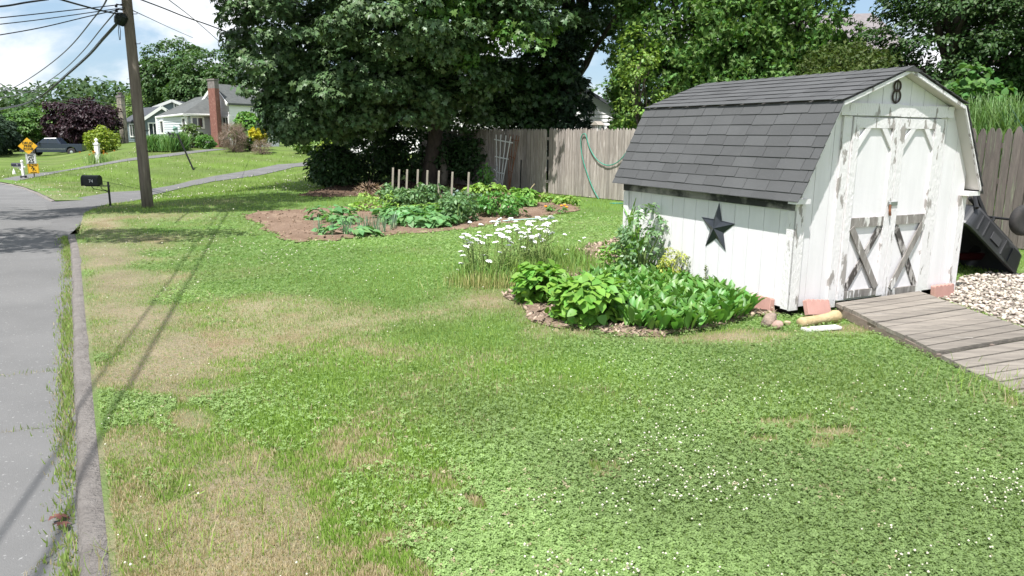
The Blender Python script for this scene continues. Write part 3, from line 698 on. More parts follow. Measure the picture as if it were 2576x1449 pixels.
# header and jamb trims
o_ = MB(); o_.box(-.80, .02, -.046, -.002, 1.905, 2.02); o_.box(.024, .83, -.044, -.002, 1.90, 2.012); o_.build('header_board', PEEL, shed)
o_ = MB(); o_.box(-.735, -.625, -.026, -.002, .055, 1.90); o_.build('door_jamb', PEEL, shed)
o_ = MB(); o_.box(.665, .755, -.026, -.002, .11, 1.895); o_.build('door_jamb', PEEL, shed)
def door(u0, u1, z0, z1, mirror):
    d = MB(); d.box(u0, u1, -.016, -.004, z0, z1); d = d.build('door', WALLW, shed)
    st = .085; y0, y1 = -.041, -.0165; zm = .885
    for a in (u0, u1-st): o = MB(); o.box(a, a+st, y0, y1, z0-.01, z1); o.build('stile', PEEL, d)
    o = MB(); o.box(u0+st+.002, u1-st-.002, y0+.002, y1, z1-.1, z1-.005); o.build('top_rail', PEEL, d)
    o = MB(); o.box(u0+st+.002, u1-st-.002, y0+.002, y1, zm-.045, zm+.045); o.build('mid_rail', GREYW, d)
    o = MB(); o.box(u0+st+.002, u1-st-.002, y0+.002, y1, z0, z0+.075); o.build('bottom_rail', GREYW, d)
    a, b = u0+st, u1-st; ym = -.028
    for s0, s1 in ((0, 1), (1, 0)):     # small corner braces under the top rail
        ux = a if s0 == 0 else b; dx = .16 if s0 == 0 else -.16
        o = MB(); o.prism([(ux, y0+.003, z1-.1), (ux+dx, y0+.003, z1-.1), (ux, y0+.003, z1-.30), ][:0] or [(ux+dx*.55, y0+.003, z1-.102), (ux+dx, y0+.003, z1-.102), (ux+.003*(1 if dx > 0 else -1), y0+.003, z1-.30), (ux+.003*(1 if dx > 0 else -1), y0+.003, z1-.21)], (0, .02, 0)); o.build('corner_brace', WHITE, d)
    zl, zh = z0+.08, zm-.05; hw = .035
    def diag(ua, za, ub, zb, yy, m):
        o = MB(); L_ = math.hypot(ub-ua, zb-za); nx_, nz_ = -(zb-za)/L_*hw, (ub-ua)/L_*hw
        o.prism([(ua-nx_, yy, za-nz_), (ub-nx_, yy, zb-nz_), (ub+nx_, yy, zb+nz_), (ua+nx_, yy, za+nz_)], (0, .011, 0)); o.build('cross_brace', m, d)
    if not mirror:
        diag(a+.02, zh, b-.02, zl, y0-.006, GREYW); diag(a+.02, zl, b-.02, zh, y0+.010, BLACKROT)
    else:
        diag(a+.02, zl, b-.02, zh, y0-.006, GREYW); diag(a+.02, zh, b-.02, zl, y0+.010, BLACKROT)
    return d
dl = door(-.615, .028, .13, 1.89, False); dr = door(.036, .655, .10, 1.888, True)
# hasp and rusty latch on the meeting stiles
o = MB(); o.box(-.02, .11, -.05, -.042, 1.035, 1.072); o.lathe([(.012, -.062), (.016, -.05)], 10, (.0, 0, 1.053), 'y'); ha = o.build('hasp', M('zinc', (.35, .37, .36), rough=.45, metal=.8), shed)
o = MB(); o.tube([(-.005, -.055, 1.045), (-.012, -.062, .985), (.004, -.06, .94)], .012, 8); o.build('padlock', M('rust', (.24, .10, .05), (.12, .06, .04), sc=30, rough=.9), ha)
# the iron numeral 8 on its rod, on the gable
o = MB(); seg = 20
for (zc, r1) in ((2.19, .046), (2.095, .055)):
    ring = [(-.03+r1*math.cos(2*math.pi*i/seg), -.014, zc+r1*math.sin(2*math.pi*i/seg)*1.08) for i in range(seg+1)]; o.tube(ring, .009, 6, False)
o.tube([(-.03, -.012, 2.02), (-.03, -.012, 2.32)], .005, 6); o.build('house_numeral', M('brown_iron', (.055, .04, .033), rough=.7), shed)

# barn star hanging on the side wall
star = thing('barn_star', shed_w(-1.222, 1.055, .745), 'black metal five pointed barn star hung on the white side wall of the shed', 'wall star', rz=SYAW)
o = MB(); pts = []
for i in range(10):
    a = rad(90-2+36*i); r = .275 if i % 2 == 0 else .108; pts.append((-.004, -r*math.cos(a)*1.0, r*math.sin(a)))
o.add([(-.055, 0, 0)]+pts, [(0, 1+i, 1+(i+1) % 10) for i in range(10)]+[tuple(range(1, 11))]); o.build('star_body', M('star_metal', (.028, .032, .04), (.05, .055, .065), sc=4, rough=.42, spec=.5, metal=.25), star)

# scalloped edging blocks, stones, log and board at the foot of the shed
PINK = M('pink_concrete', (.50, .285, .245), (.42, .235, .20), sc=6, rough=.9, bump=.6, bsc=80, bdist=.006)
def edger(loc, rz, tilt, roll, w_, label):
    h, d_ = .155, .055; o = MB(); top = []
    for k in range(5):
        for i in range(5): a = math.pi*(1-i/5); top.append((-w_/2+w_/5*(k+.5)+w_/10*math.cos(a), h-.018+.018*math.sin(a)))
    top.append((w_/2, h-.018)); prof_ = [(w_/2, 0), (-w_/2, 0)][::-1]
    o.prism([(x_, -d_/2, z_) for x_, z_ in [(-w_/2, 0)]+top+[(w_/2, 0)]], (0, d_, 0))
    b = o.build('edging_block', PINK, bevel=.006); b.location = loc; b.rotation_euler = (tilt, roll, rz); tag(b, label, 'edging block', 'pink scalloped edging blocks under the shed')
    return b
edger(shed_w(-.99, -.155, .035), SYAW-.03, -.42, .10, .30, 'pink scalloped concrete edger leaning beside the shed door ramp, lit face up')
edger(shed_w(.98, -.06, .0), SYAW, -.05, 0, .32, 'pink scalloped concrete edger standing between ramp and pebbles')
edger(shed_w(-1.27, .34, .0), SYAW+rad(90), .15, .06, .34, 'pink scalloped concrete edger half hidden by leaves along the shed side')
edger(shed_w(-1.25, .80, .0), SYAW+rad(90), .1, -.03, .30, 'pink scalloped concrete edger deep behind the leaf patch')
STONE = M('field_stone', (.33, .25, .20), (.22, .17, .14), sc=7, rough=.95, bump=.8, bsc=30)
def rock(p, r, sq, label, m=STONE, seed=0):
    o = MB(); o.ball((0, 0, 0), r, sq, 9); v = np.array(o.v); k = 1+.95*(vnoise(v[:, 0]*17+seed*3.3, v[:, 1]*17+v[:, 2]*13, 3)-.5); o.v = [tuple(a) for a in v*k[:, None]]
    b = o.build('stone', m, smooth=False, bevel=.004); b.location = p; b.rotation_euler = (.1*seed, .07*seed, seed); tag(b, label, 'stone', 'stones under the shed corner')
rock(Gz(1936, 806, .05), .085, (1.1, .8, .8), 'brown wedge shaped stone below the shed corner', seed=1)
rock(Gz(1953, 818, .025), .062, (1.1, .9, .7), 'reddish stone at the edge of the lawn in front of the shed corner', M('red_stone', (.40, .27, .22), (.28, .19, .16), sc=6, rough=.95, bump=.6), seed=2)
rock(Gz(1980, 812, .02), .045, (1, .9, .8), 'small tan stone next to the yellow log', M('tan_stone', (.46, .35, .24), rough=.9, bump=.5, bsc=30), seed=3)
lg = MB(); a = Gz(2012, 812, .045); b = Gz(2106, 795, .055); ax = b-a
pts = [a+ax*t_ for t_ in (0, .06, .3, .6, .82, .9, 1.0, 1.06)]
lg.tube([tuple(p) for p in pts], [.042, .05, .045, .043, .05, .062, .06, .03], 12); tag(lg.build('log', M('yellow_log', (.50, .40, .23), (.40, .30, .16), sc=12, st=(1, 1, 1), rough=.8, bump=.7, bsc=30), smooth=True), 'short yellowish knobbed log lying under the leaning pink edger', 'log')
bd = MB(); a = Gz(2022, 829, .02); b = Gz(2110, 822, .02); bd.beam(tuple(a), tuple(b), .09, .025); tag(bd.build('board', WHITE, bevel=.004), 'short white painted board lying in the grass before the yellow log', 'board')

# ramp
RAMPW = M('ramp_grey_wood', (.30, .265, .225), (.19, .168, .145), sc=4, st=(.6, 6, 3), rough=.95, bump=1., bsc=26, bdist=.012, isl=.13, c3=(.48, .45, .41), sc3=3, lo3=.66, hi3=.74)
def deckboards(mb, A, B, Cc, E, nb, th=.035, gap=.012, rag=.012):
    A, B, Cc, E = [np.array(q) for q in (A, B, Cc, E)]
    for i in range(nb):
        t0, t1 = i/nb, (i+1)/nb-gap/ (np.linalg.norm(B-A)); r0, r1 = R_.uniform(-rag, rag), R_.uniform(-rag, rag); dz = np.array([0, 0, R_.uniform(-.004, .004)])
        e0, e1 = A+(B-A)*t0, A+(B-A)*t1; f0, f1 = Cc+(E-Cc)*t0, Cc+(E-Cc)*t1; sx_ = (f0-e0)/np.linalg.norm(f0-e0)
        q = [e0+sx_*r0+dz, f0+sx_*r1+dz, f1+sx_*r1+dz, e1+sx_*r0+dz]
        mb.prism([tuple(p-np.array([0, 0, th])) for p in q], (0, 0, th))
ramp = thing('wooden_ramp', shed_w(0, -.8, 0), 'grey weathered plank ramp sloping down from the shed doors', 'ramp')
off = -np.array(ramp.location)
mb = MB(); deckboards(mb, rA+off, rB+off, rC+off, rE_+off, 11); mb.build('deck', RAMPW, ramp)
for p, q in ((rA, rB), (rC, rE_), ((rA+rC)/2, (rB+rE_)/2)):
    o = MB(); p = p+off; q = q+off; o.beam((p[0]*.97+q[0]*.03+.02, p[1], p[2]-.075), (q[0]+.015, q[1], q[2]-.06), .04, .075); o.build('stringer', M('stringer_wood', (.26, .21, .17), (.18, .14, .12), sc=6, rough=.95, bump=.5), ramp)
ramp2 = thing('plank_walkway', (rB+rG)/2*[1, 1, 0], 'rotten grey plank platform at the lower end of the shed ramp', 'walkway')
off = -np.array(ramp2.location)
mb = MB(); st_ = (rF-rB); deckboards(mb, rB+off+st_*.07-[0, 0, .02], rF+off+st_*1.6-[0, 0, .02], rE_+off+(rG-rE_)*.07-[0, 0, .02], rG+off+(rG-rE_)*1.6-[0, 0, .02], 7, rag=.05, gap=.02); mb.build('deck', RAMPW, ramp2)
o = MB(); o.beam(tuple(rB+off+st_*.2+[.25, 0, -.055]), tuple(rF+off+st_*1.4+[.25, 0, -.05]), .06, .03); o.build('bearer', DARKM, ramp2)

# ================================================================== dump cart and mower in the shade behind the shed
POLY = M('black_poly', (.030, .031, .034), (.04, .041, .045), sc=3, rough=.38, spec=.5)
STEELB = M('black_steel', (.02, .02, .021), rough=.5)
DC = 8.95
cart = thing('dump_cart', W(2500, 700, DC)*[1, 1, 0], 'black plastic garden dump cart tipped up on its edge between shed and fence', 'garden cart')
o3 = W(2428, 560, DC); e1 = np.array([.76, .22, -.61]); e1 /= np.linalg.norm(e1); e3 = np.array([-.22, .76, 0.]); e3 /= np.linalg.norm(e3); e2 = np.cross(e1, e3)
def cp_(a, b, c): return tuple(o3+e1*a+e2*b+e3*c-np.array(cart.location))      # along, out of the bottom, away from us
La, Dp, Wd = 1.20, .32, .74
tub = MB(); nseg = 6
ring = []   # outer profile at rim (b=0) and at bottom (b=Dp) with rounded corners
def rrect(a0, a1, c0, c1, r):
    p = []
    for (ca, cc_, s0) in ((a1-r, c1-r, 0), (a0+r, c1-r, 90), (a0+r, c0+r, 180), (a1-r, c0+r, 270)):
        for i in range(nseg+1): a_ = rad(s0+90*i/nseg); p.append((ca+r*math.cos(a_), cc_+r*math.sin(a_)))
    return p
lev = [(-.0, rrect(-.03, La+.03, -.03, Wd+.03, .12)), (.03, rrect(-.03, La+.03, -.03, Wd+.03, .12)), (.03, rrect(0, La, 0, Wd, .11)), (Dp-.05, rrect(.05, La-.05, .05, Wd-.05, .10)), (Dp, rrect(.10, La-.10, .10, Wd-.10, .08)),
       (Dp-.012, rrect(.11, La-.11, .11, Wd-.11, .08)), (Dp-.06, rrect(.065, La-.065, .065, Wd-.065, .09)), (.0, rrect(.018, La-.018, .018, Wd-.018, .10))]
m_ = len(lev[0][1]); vs_ = [cp_(a, b, c) for b, p in lev for a, c in p]; fs_ = []
for i in range(len(lev)):
    if i == 4: fs_ += [tuple(i*m_+k for k in range(m_)), tuple((i+1)*m_+k for k in range(m_))[::-1]]; continue
    j = (i+1) % len(lev); fs_ += [(i*m_+k, i*m_+(k+1) % m_, j*m_+(k+1) % m_, j*m_+k) for k in range(m_)]
tub.add(vs_, fs_); tubo = tub.build('tub', POLY, cart, smooth=False)
for a in (.20, .33, .72, .88):
    o = MB(); o.prism([cp_(a, .05, .006), cp_(a+.018, .05, .006), cp_(a+.018, Dp-.06, .045), cp_(a, Dp-.06, .045)], tuple(-e3*.014)); o.build('rib', POLY, tubo)
o = MB(); o.prism([cp_(.46, .10, .010), cp_(.64, .10, .010), cp_(.64, .2, .028), cp_(.46, .2, .028)], tuple(-e3*.012)); o.build('badge_panel', M('badge_grey', (.06, .06, .065), rough=.5), tubo)
fr = MB()
for c in (.18, .62): fr.tube([cp_(.0, Dp+.03, c), cp_(La*.8, Dp+.03, c)], .022, 6)
fr.tube([cp_(.0, .58, .3), cp_(.36, Dp+.03, .18)], .024, 6); fr.tube([cp_(.0, .58, .3), cp_(.36, Dp+.03, .62)], .024, 6); fr.tube([cp_(.0, .58, .3), cp_(.03, Dp-.08, .02)], .024, 6)
fr.tube([cp_(.50, Dp+.10, -.22), cp_(.50, Dp+.10, Wd+.22)], .015, 8); fr.tube([cp_(.50, Dp+.02, .18), cp_(.50, Dp+.10, .18)], .02, 6); fr.tube([cp_(.50, Dp+.02, .62), cp_(.50, Dp+.10, .62)], .02, 6); fr.build('frame', STEELB, cart)
TYRE = M('tyre_rubber', (.035, .034, .034), (.055, .05, .048), sc=12, rough=.85, bump=.4, bsc=60)
RIM = M('wheel_rim', (.55, .58, .60), rough=.35, metal=.7)
for c in (-.20, Wd+.20):
    wc = Vector(cp_(.50, Dp+.11, c)); axd = Vector(e3); q = Vector((0, 0, 1)).rotation_difference(axd).to_matrix().to_4x4(); q.translation = wc
    o = MB(); o.lathe([(.10, -.05), (.14, -.058), (.172, -.045), (.185, -.02), (.185, .02), (.172, .045), (.14, .058), (.10, .05)], 28); o.xf(q); wh = o.build('wheel', TYRE, cart, smooth=True)
    o = MB(); o.lathe([(.012, -.062), (.03, -.055), (.035, -.02), (.088, -.03), (.108, -.048), (.108, .048), (.03, .03)], 20); o.xf(q); o.build('rim', RIM, wh, smooth=True)
mow = thing('lawn_mower', W(2418, 712, 10.0)*[1, 1, 0], 'dark lawn mower with red deck parked in the shade under the tipped cart', 'lawn mower')
o = MB(); o.box(-.30, .34, -.2, .25, .10, .20); o.build('deck', M('mower_red', (.06, .006, .008), rough=.5), mow, bevel=.03)
o = MB(); o.box(-.16, .16, -.14, .16, .202, .42); o.lathe([(.13, .422), (.14, .46), (.10, .50)], 18); o.build('engine', STEELB, mow, bevel=.015)
o = MB(); o.box(-.34, .36, .28, .62, .10, .62); o.build('dark_fill', M('fill_black', (.012, .012, .012), rough=.9), mow, bevel=.06)  # black box added to darken the hollow under the cart
o = MB(); o.box(-.08, .0, -.144, -.141, .30, .345); o.build('engine_label', M('label_white', (.5, .5, .5), rough=.6), mow)
for sx_ in (-.25, .25):
    for sy_ in (-.17, .2): o = MB(); o.lathe([(.03, -.03), (.09, -.03), (.09, .03), (.03, .03)], 16, (sx_, sy_, .09), 'x'); o.build('wheel', TYRE, mow)
o = MB(); o.tube([(-.18, .22, .16), (-.2, .7, .75), (.2, .7, .75), (.18, .22, .16)], .013, 6); o.build('handle', STEELB, mow)

# ================================================================== fences and what hangs on them
FENW = M('grey_fence_board', (.385, .34, .305), (.26, .225, .20), sc=5, st=(4, 4, .35), rough=.95, bump=.8, bsc=26, isl=.24, bdist=.012, c3=(.50, .45, .42), sc3=7, lo3=.55, hi3=.7)
FENR = M('brown_fence_board', (.20, .165, .15), (.12, .10, .095), sc=5, st=(4, 4, .35), rough=.95, bump=.8, bsc=26, isl=.22, c3=(.24, .24, .18), sc3=5)
def fence(name, label, pts, h, pw, mat, gap=.006, tip=.07, group=None, gaps=(), lean=.012):
    root = thing(name, (pts[0][0], pts[0][1], 0), label, 'fence', group); o0 = Vector(root.location); mb = MB()
    q = dense(pts, pw); rl = MB()
    for i in range(len(q)-1):
        if i in gaps: continue
        a, b = Vector((*q[i], 0)), Vector((*q[i+1], 0)); d = (b-a); w_ = min(d.length, pw*1.1); d.normalize(); nn = Vector((d.y, -d.x, 0))
        if nn.y > 0: nn = -nn
        zb = float(T(a.x, a.y)); hh = h+R_.uniform(-.02, .02); ln = R_.gauss(0, lean); wz = w_-gap
        P = [(0, .02), (wz, .02), (wz, hh-tip), (wz*.68, hh-tip*.12), (wz*.5, hh), (wz*.32, hh-tip*.12), (0, hh-tip)]
        off_ = R_.uniform(0, .012)
        mb.prism([tuple(a-o0+d*(u_+ln*z_*.6)+nn*off_+Vector((0, 0, z_+zb))) for u_, z_ in P], tuple(nn*.018))
    mb.build('pickets', mat, root)
    for z_ in (.35, h*.55, h-.28):
        o = MB()
        for a, b in zip(pts[:-1], pts[1:]):
            a = Vector((*a, z_+float(T(*a)))); b = Vector((*b, z_+float(T(*b)))); d = (b-a).normalized(); nn = Vector((-d.y, d.x, 0)); nn = nn if nn.y > 0 else -nn
            o.beam(tuple(a-o0+nn*.035), tuple(b-o0+nn*.035), .06, .08)
        o.build('rail', mat, root)
    for p in dense(pts, 2.4): o = MB(); o.box(-.05, .05, -.05, .05, -.1, h-.1); po = o.build('post', mat, root); po.location = Vector((p[0], p[1]+.12, float(T(*p))))-o0
    return root
FA, FB = (-3.3, 27.2), (.13, 23.1); FCc, FD = (2.83, 19.68), (4.9, 16.9)
fence('stockade_fence', 'weathered grey stockade fence with pointed pickets behind the vegetable garden', [FA, FB, FCc, FD], 1.86, .098, FENW, gaps=(68,))
fence('picket_fence', 'darker brown gothic picket fence to the right behind the shed and cart', [(4.95, 16.7), (7.93, 11.4), (11.0, 6.0)], 1.86, .135, FENR, tip=.11, gap=.012)
fence('yard_fence', 'thin black picket fence in front of the white sided house beyond the garden', [(-.2, 27.5), (4.6, 27.0), (9.5, 26.5)], 2.0, .16, M('black_fence_paint', (.025, .025, .025), rough=.7), gap=.07, tip=.05)
dF = (np.array(FCc)-np.array(FB)); dF = dF/np.linalg.norm(dF); nF = np.array([dF[1], -dF[0]]); nF = nF if nF[1] < 0 else -nF
def onf(px, py, off=.05):
    """point in the plane of the garden fence, a little in front"""
    d = ray(px, py); P0 = np.array([*FB, 0]); n3 = np.array([*nF, 0]); t_ = ((P0-CAM)@n3+off)/(d@n3); return CAM+d*t_
# birdhouse shaped post top
p = onf(1503, 338, -.12); bh = thing('birdhouse', (p[0], p[1], 1.72), 'small weathered birdhouse with pitched lid on top of the grey fence', 'birdhouse')
ang = math.atan2(dF[1], dF[0]); bh.rotation_euler = (0, 0, ang)
o = MB(); o.box(-.11, .11, -.09, .09, 0, .24); o.build('box', GREYW, bh)
o = MB(); o.prism([(-.15, -.13, .235), (.15, -.13, .235), (.0, -.13, .335)], (0, .26, 0)); o.build('lid', M('grey_lid', (.36, .32, .28), rough=.9, bump=.5, bsc=30), bh)
# garden hose looped over the pickets
HOSE = M('green_hose', (.05, .26, .19), (.08, .34, .25), sc=9, rough=.45)
hp = [(1517, 512), (1505, 498), (1490, 470), (1475, 430), (1464, 390), (1461, 355), (1464, 340), (1471, 336), (1475, 342), (1481, 365), (1492, 388), (1506, 405), (1525, 415), (1545, 412), (1564, 398), (1580, 375), (1592, 352), (1603, 340)]
hp = [tuple(onf(a, b, .07)) for a, b in hp]; g = G(1540, 514); hp = [(g[0]+.3, g[1], .03), (g[0], g[1], .03)]+hp
hs = [hp[0]]
for i in range(1, len(hp)-2):
    a, b, c, d = [np.array(q) for q in (hp[i-1], hp[i], hp[i+1], hp[i+2])]
    for k in range(4):
        t_ = k/4; hs.append(tuple(.5*((2*b)+(-a+c)*t_+(2*a-5*b+4*c-d)*t_**2+(-a+3*b-3*c+d)*t_**3)))
o = MB(); o.tube(hs+[hp[-2], hp[-1]], .0135, 8); tag(o.build('garden_hose', HOSE, smooth=True), 'green garden hose looped over the top of the grey fence', 'garden hose')
g0, g1, g2 = G(1245, 563), G(1330, 556), G(1395, 552)
o = MB(); o.tube([tuple(g0+[0, 0, .035]), tuple((g0+g1)/2+[0, 0, .05]), tuple(g1+[0, 0, .04]), tuple(g2+[0, 0, .03])], .014, 6); tag(o.build('hose', M('pale_hose', (.45, .62, .58), rough=.5), smooth=True), 'pale hose lying along the near edge of the garden bed', 'hose')
# white fan trellis
tr = thing('fan_trellis', G(1253, 487), 'white fan shaped garden trellis standing in front of the grey fence', 'trellis'); o0 = np.array(tr.location); off_ = .28
WP = M('white_plastic', (.82, .82, .80), rough=.5)
for (a, b) in (((1251, 488), (1248, 338)), ((1254, 488), (1260, 338)), ((1257, 487), (1273, 340)), ((1259, 486), (1285, 343))):
    o = MB(); o.beam(tuple(onf(*a, off_)-o0), tuple(onf(*b, off_)-o0), .035, .012, up=(nF[0], nF[1], 0)); o.build('slat', WP, tr)
for (a, b) in (((1243, 350), (1290, 359)), ((1245, 393), (1279, 400)), ((1248, 433), (1268, 436)), ((1242, 425), (1252, 432)), ((1242, 449), (1251, 454))):
    o = MB(); o.beam(tuple(onf(*a, off_+.02)-o0), tuple(onf(*b, off_+.02)-o0), .035, .012, up=(nF[0], nF[1], 0)); o.build('crossbar', WP, tr)
rt = thing('wire_trellis', G(1279, 484), 'rusty thin wire trellis leaning on the fence beside the white one', 'trellis'); o0 = np.array(rt.location); RUST = M('rusty_wire', (.30, .13, .07), (.2, .08, .04), sc=20, rough=.9)
for (a, b) in (((1277, 482), (1283, 338)), ((1279, 482), (1291, 338)), ((1281, 482), (1300, 340)), ((1278, 482), (1306, 342))):
    o = MB(); o.tube([tuple(onf(*a, .16)-o0), tuple(onf(*b, .12)-o0)], .010, 5); o.build('wire', RUST, rt)
for (a, b) in (((1282, 350), (1306, 354)), ((1280, 392), (1296, 398)), ((1279, 430), (1290, 434))):
    o = MB(); o.tube([tuple(onf(*a, .15)-o0), tuple(onf(*b, .15)-o0)], .009, 5); o.build('crosswire', RUST, rt)
cg = thing('wire_cage', G(1240, 480), 'grey chicken wire roll standing left of the white trellis', 'wire roll'); o = MB()
for i in range(9):
    a = i/9*2*math.pi
    for sg in (-1, 1): o.tube([(.16*math.cos(a+sg*j*.55), .16*math.sin(a+sg*j*.55), j*.15) for j in range(6)], .004, 4)
o.build('mesh', M('galvanised', (.30, .32, .32), rough=.6, metal=.5), cg)
o = MB(); p = onf(1308, 478, .07); q = onf(1311, 402, .05); o.tube([tuple(p), tuple(q)], .016, 5); tag(o.build('metal_stake', STEELB), 'thin dark metal stake against the grey fence right of the rusty trellis', 'stake')
o = MB(); o.tube([tuple(G(1325, 486)), tuple(onf(1345, 462, .3))], .014, 5); tag(o.build('bamboo_cane', M('cane', (.55, .45, .28), rough=.7)), 'short pale cane leaning at the foot of the grey fence', 'cane')

# ================================================================== vegetable garden
TOM = leafmat('tomato_leaf', (.14, .25, .10)); SQU = leafmat('squash_leaf', (.16, .33, .12), isl=.2); YLW = leafmat('bean_leaf', (.26, .42, .09)); LEEK = leafmat('leek_blade', (.19, .29, .20), rough=.4, isl=.2); BRA = leafmat('brassica_leaf', (.26, .36, .33), isl=.2); PEP = leafmat('pepper_leaf', (.13, .30, .07), rough=.35)
STK = M('stake_wood', (.42, .37, .30), (.28, .25, .21), sc=6, st=(3, 3, .5), rough=.9, bump=.4)
stx = [(988, 424, 528, .021), (1006, 429, 530, .025), (1027, 429, 528, .024), (1059, 429, 533, .027), (1081, 430, 533, .025), (1110, 432, 535, .027), (1145, 436, 537, .030), (1183, 437, 540, .030)]
stx = [(987.5, 421.5, 528), (1003, 426, 530), (1023, 426, 531), (1050, 426, 534), (1074, 428, 533), (1103, 429, 535), (1137, 432, 537), (1178, 433, 540)]
spos = []
for i, (px, py, pb) in enumerate(stx):
    b = G(px-2-2*R_.random(), pb); spos.append(b); tp = W(px+1.5, py, b[1]-.02)
    o = MB(); o.beam((0, 0, -.1), tuple(tp-b), .042, .042, up=(0, 1, .01)); st_ = o.build('garden_stake', STK, bevel=.004); st_.location = b
    tag(st_, f'{ORD[i]} from the left of the eight bare wooden stakes in the tomato row', 'stake', 'wooden stakes in the tomato row')
for i, b in enumerate(spos):
    h_ = [.60, .48, .52, .62, .62, .60, .46, .52][i]
    bush('tomato_plant', f'bushy green tomato plant tied to the {ORD[i]} stake from the left', 'tomato plant', b+[.06, -.12, 0], .34, .34, h_, 420, TOM, .095, OVAL, 'tomato plants along the stakes', m=10, clr=.11, lump=.6, droop=.7, stemmat=M('green_stem', (.14, .2, .06), rough=.7), upw=.3, randw=.8)
for i, (px, pb, h_, w_) in enumerate(((1150, 580, .62, .22), (1132, 575, .48, .2), (1172, 573, .55, .22))):
    b = G(px, pb-12); bush('tomato_plant', ['tall leafy tomato plant in front of the eighth stake', 'thin tomato plant in front of the seventh stake, left of a taller one', 'dense tomato plant just below the rightmost stake'][i], 'tomato plant', b, w_, w_, h_, 330, TOM, .095, OVAL, 'front tomato plants', m=10, clr=.1, lump=.6, droop=.8, upw=.3, randw=.8, z0=.05, stemmat=MATS['green_stem'])
# low rows
for i, (px, py, rx, ry, h_, n_, lab) in enumerate(((1070, 565, .85, .42, .27, 330, 'large leaved squash plant in the middle front of the garden bed'), (1015, 548, .7, .5, .25, 280, 'sprawling squash plant with pale leaves left of the middle of the bed'), (1120, 552, .6, .35, .30, 160, 'low squash plant below the row of stakes'), (830, 552, .42, .30, .30, 90, 'lone squash plant with ragged leaves on the bare left part of the bed'), (862, 562, .35, .22, .22, 70, 'small squash plant right beside the lone ragged one'), (885, 590, .55, .16, .16, 80, 'flat young squash plant at the front left edge by the leeks'))):
    bush('squash_plant', lab, 'squash plant', G(px, py+5), rx, ry, h_, n_, SQU, .145, BROAD, 'squash plants', m=6, clr=.16, flat=.4, upw=1.3, randw=.35, droop=.3, lump=.5, stemmat=MATS['green_stem'])
for i, (px, py, rx, ry, h_, lab) in enumerate(((1010, 530, .6, .35, .42, 'yellow green bean plants mixed in below the second stake'), (955, 515, .55, .32, .34, 'leafy bean plant at the left end of the tomato row'), (930, 530, .5, .25, .2, 'small bean seedlings on the soil left of the squash'), (1080, 545, .8, .25, .28, 'yellow green bean row between stakes and squash'))):
    bush('bean_plant', lab, 'bean plant', G(px, py+4), rx, ry, h_, 260, YLW, .09, OVAL, 'bean plants', m=10, clr=.13, upw=.9, lump=.5, stemmat=MATS['green_stem'])
bush('pepper_plant', 'dense glossy green pepper clump at the right of the garden bed', 'pepper plant', G(1262, 549), .62, .45, .52, 1100, PEP, .085, OVAL, m=14, clr=.14, upw=.6)
bush('pepper_plant', 'smaller broad leaved green plant right behind the pepper clump', 'pepper plant', G(1310, 522), .5, .4, .42, 360, leafmat('chard_leaf', (.20, .38, .08)), .13, BROAD, m=10, clr=.14, upw=.6)
bush('potato_plant', 'light green leafy plant at the foot of the white trellis', 'vegetable plant', G(1228, 497), .75, .4, .36, 420, YLW, .10, BROAD, m=12, clr=.15, upw=.8)
bush('garden_weed', 'tall thin dark weed in front of the shaded fence left of the trellis', 'weed', G(1222, 484), .16, .16, .85, 150, PEP, .13, OVAL, m=8, clr=.1, upw=.3)
for i, (px, py, rx) in enumerate(((1385, 513, .5), (1345, 512, .45), (1420, 516, .35))):
    bush('lettuce_row', ['pale lettuce clump in the middle of the short row by the fence', 'pale lettuce clump at the left end of the short row by the fence', 'pale lettuce clump at the right end of the short row by the fence'][i], 'lettuce', G(px, py), rx, .22, .20, 130, YLW, .13, OVAL, 'lettuce row by the fence', m=8, clr=.1, upw=.5, stems=2)
for i, (px, py) in enumerate(((1150, 512), (1195, 514))):
    bush('cabbage_plant', ['blue grey cabbage plant behind the seventh stake', 'small blue grey cabbage at the rear right of the stakes'][i], 'cabbage', G(px, py+6), .26, .26, .42-.14*i, 90, BRA, .16, BROAD, m=8, clr=.12, upw=.5, stems=2)
bush('dry_weeds', 'heap of dried pulled weeds at the shaded rear edge of the garden', 'weed heap', G(930, 492), .38, .3, .30, 340, leafmat('dry_straw', (.30, .21, .14), trans=.1), .13, STRAP, m=14, clr=.12, stems=2)
mg = bush('marigold', 'small marigold plant with orange flowers at the right end of the bed', 'marigold', G(1400, 537), .26, .18, .17, 220, PEP, .05, OVAL, m=12, clr=.07, stems=2)
ORG = M('marigold_orange', (.80, .30, .02), rough=.7)
for q in ((-.24, 0, .16), (.18, .02, .19), (.10, -.06, .18), (.22, -.02, .15)):
    o = MB(); o.ball(q, .035, (1, 1, .6), 6); o.build('flower_head', ORG, mg)
lk = None
for i, px in enumerate((802, 836, 868, 880, 905, 918, 929, 941, 952, 965, 985, 992)):
    g = G(px, [600, 602, 600, 598, 597, 596, 595, 594, 592, 591, 587, 584][i]-4); nb = 14
    root = thing('leek_plant', g, 'blue green strappy leek in the row along the near edge of the garden bed', 'leek', 'leeks along the near edge of the bed')
    P = np.column_stack([rng.normal(0, .02, nb), rng.normal(0, .02, nb), np.zeros(nb)])
    blades('foliage', LEEK, P, .30, NARROW, lean=.9, parent=root)
    o = MB(); o.tube([(0, 0, -.02), (0, .0, .14)], [.02, .012], 6); o.build('stem', M('leek_stem', (.5, .55, .35), rough=.6), root)

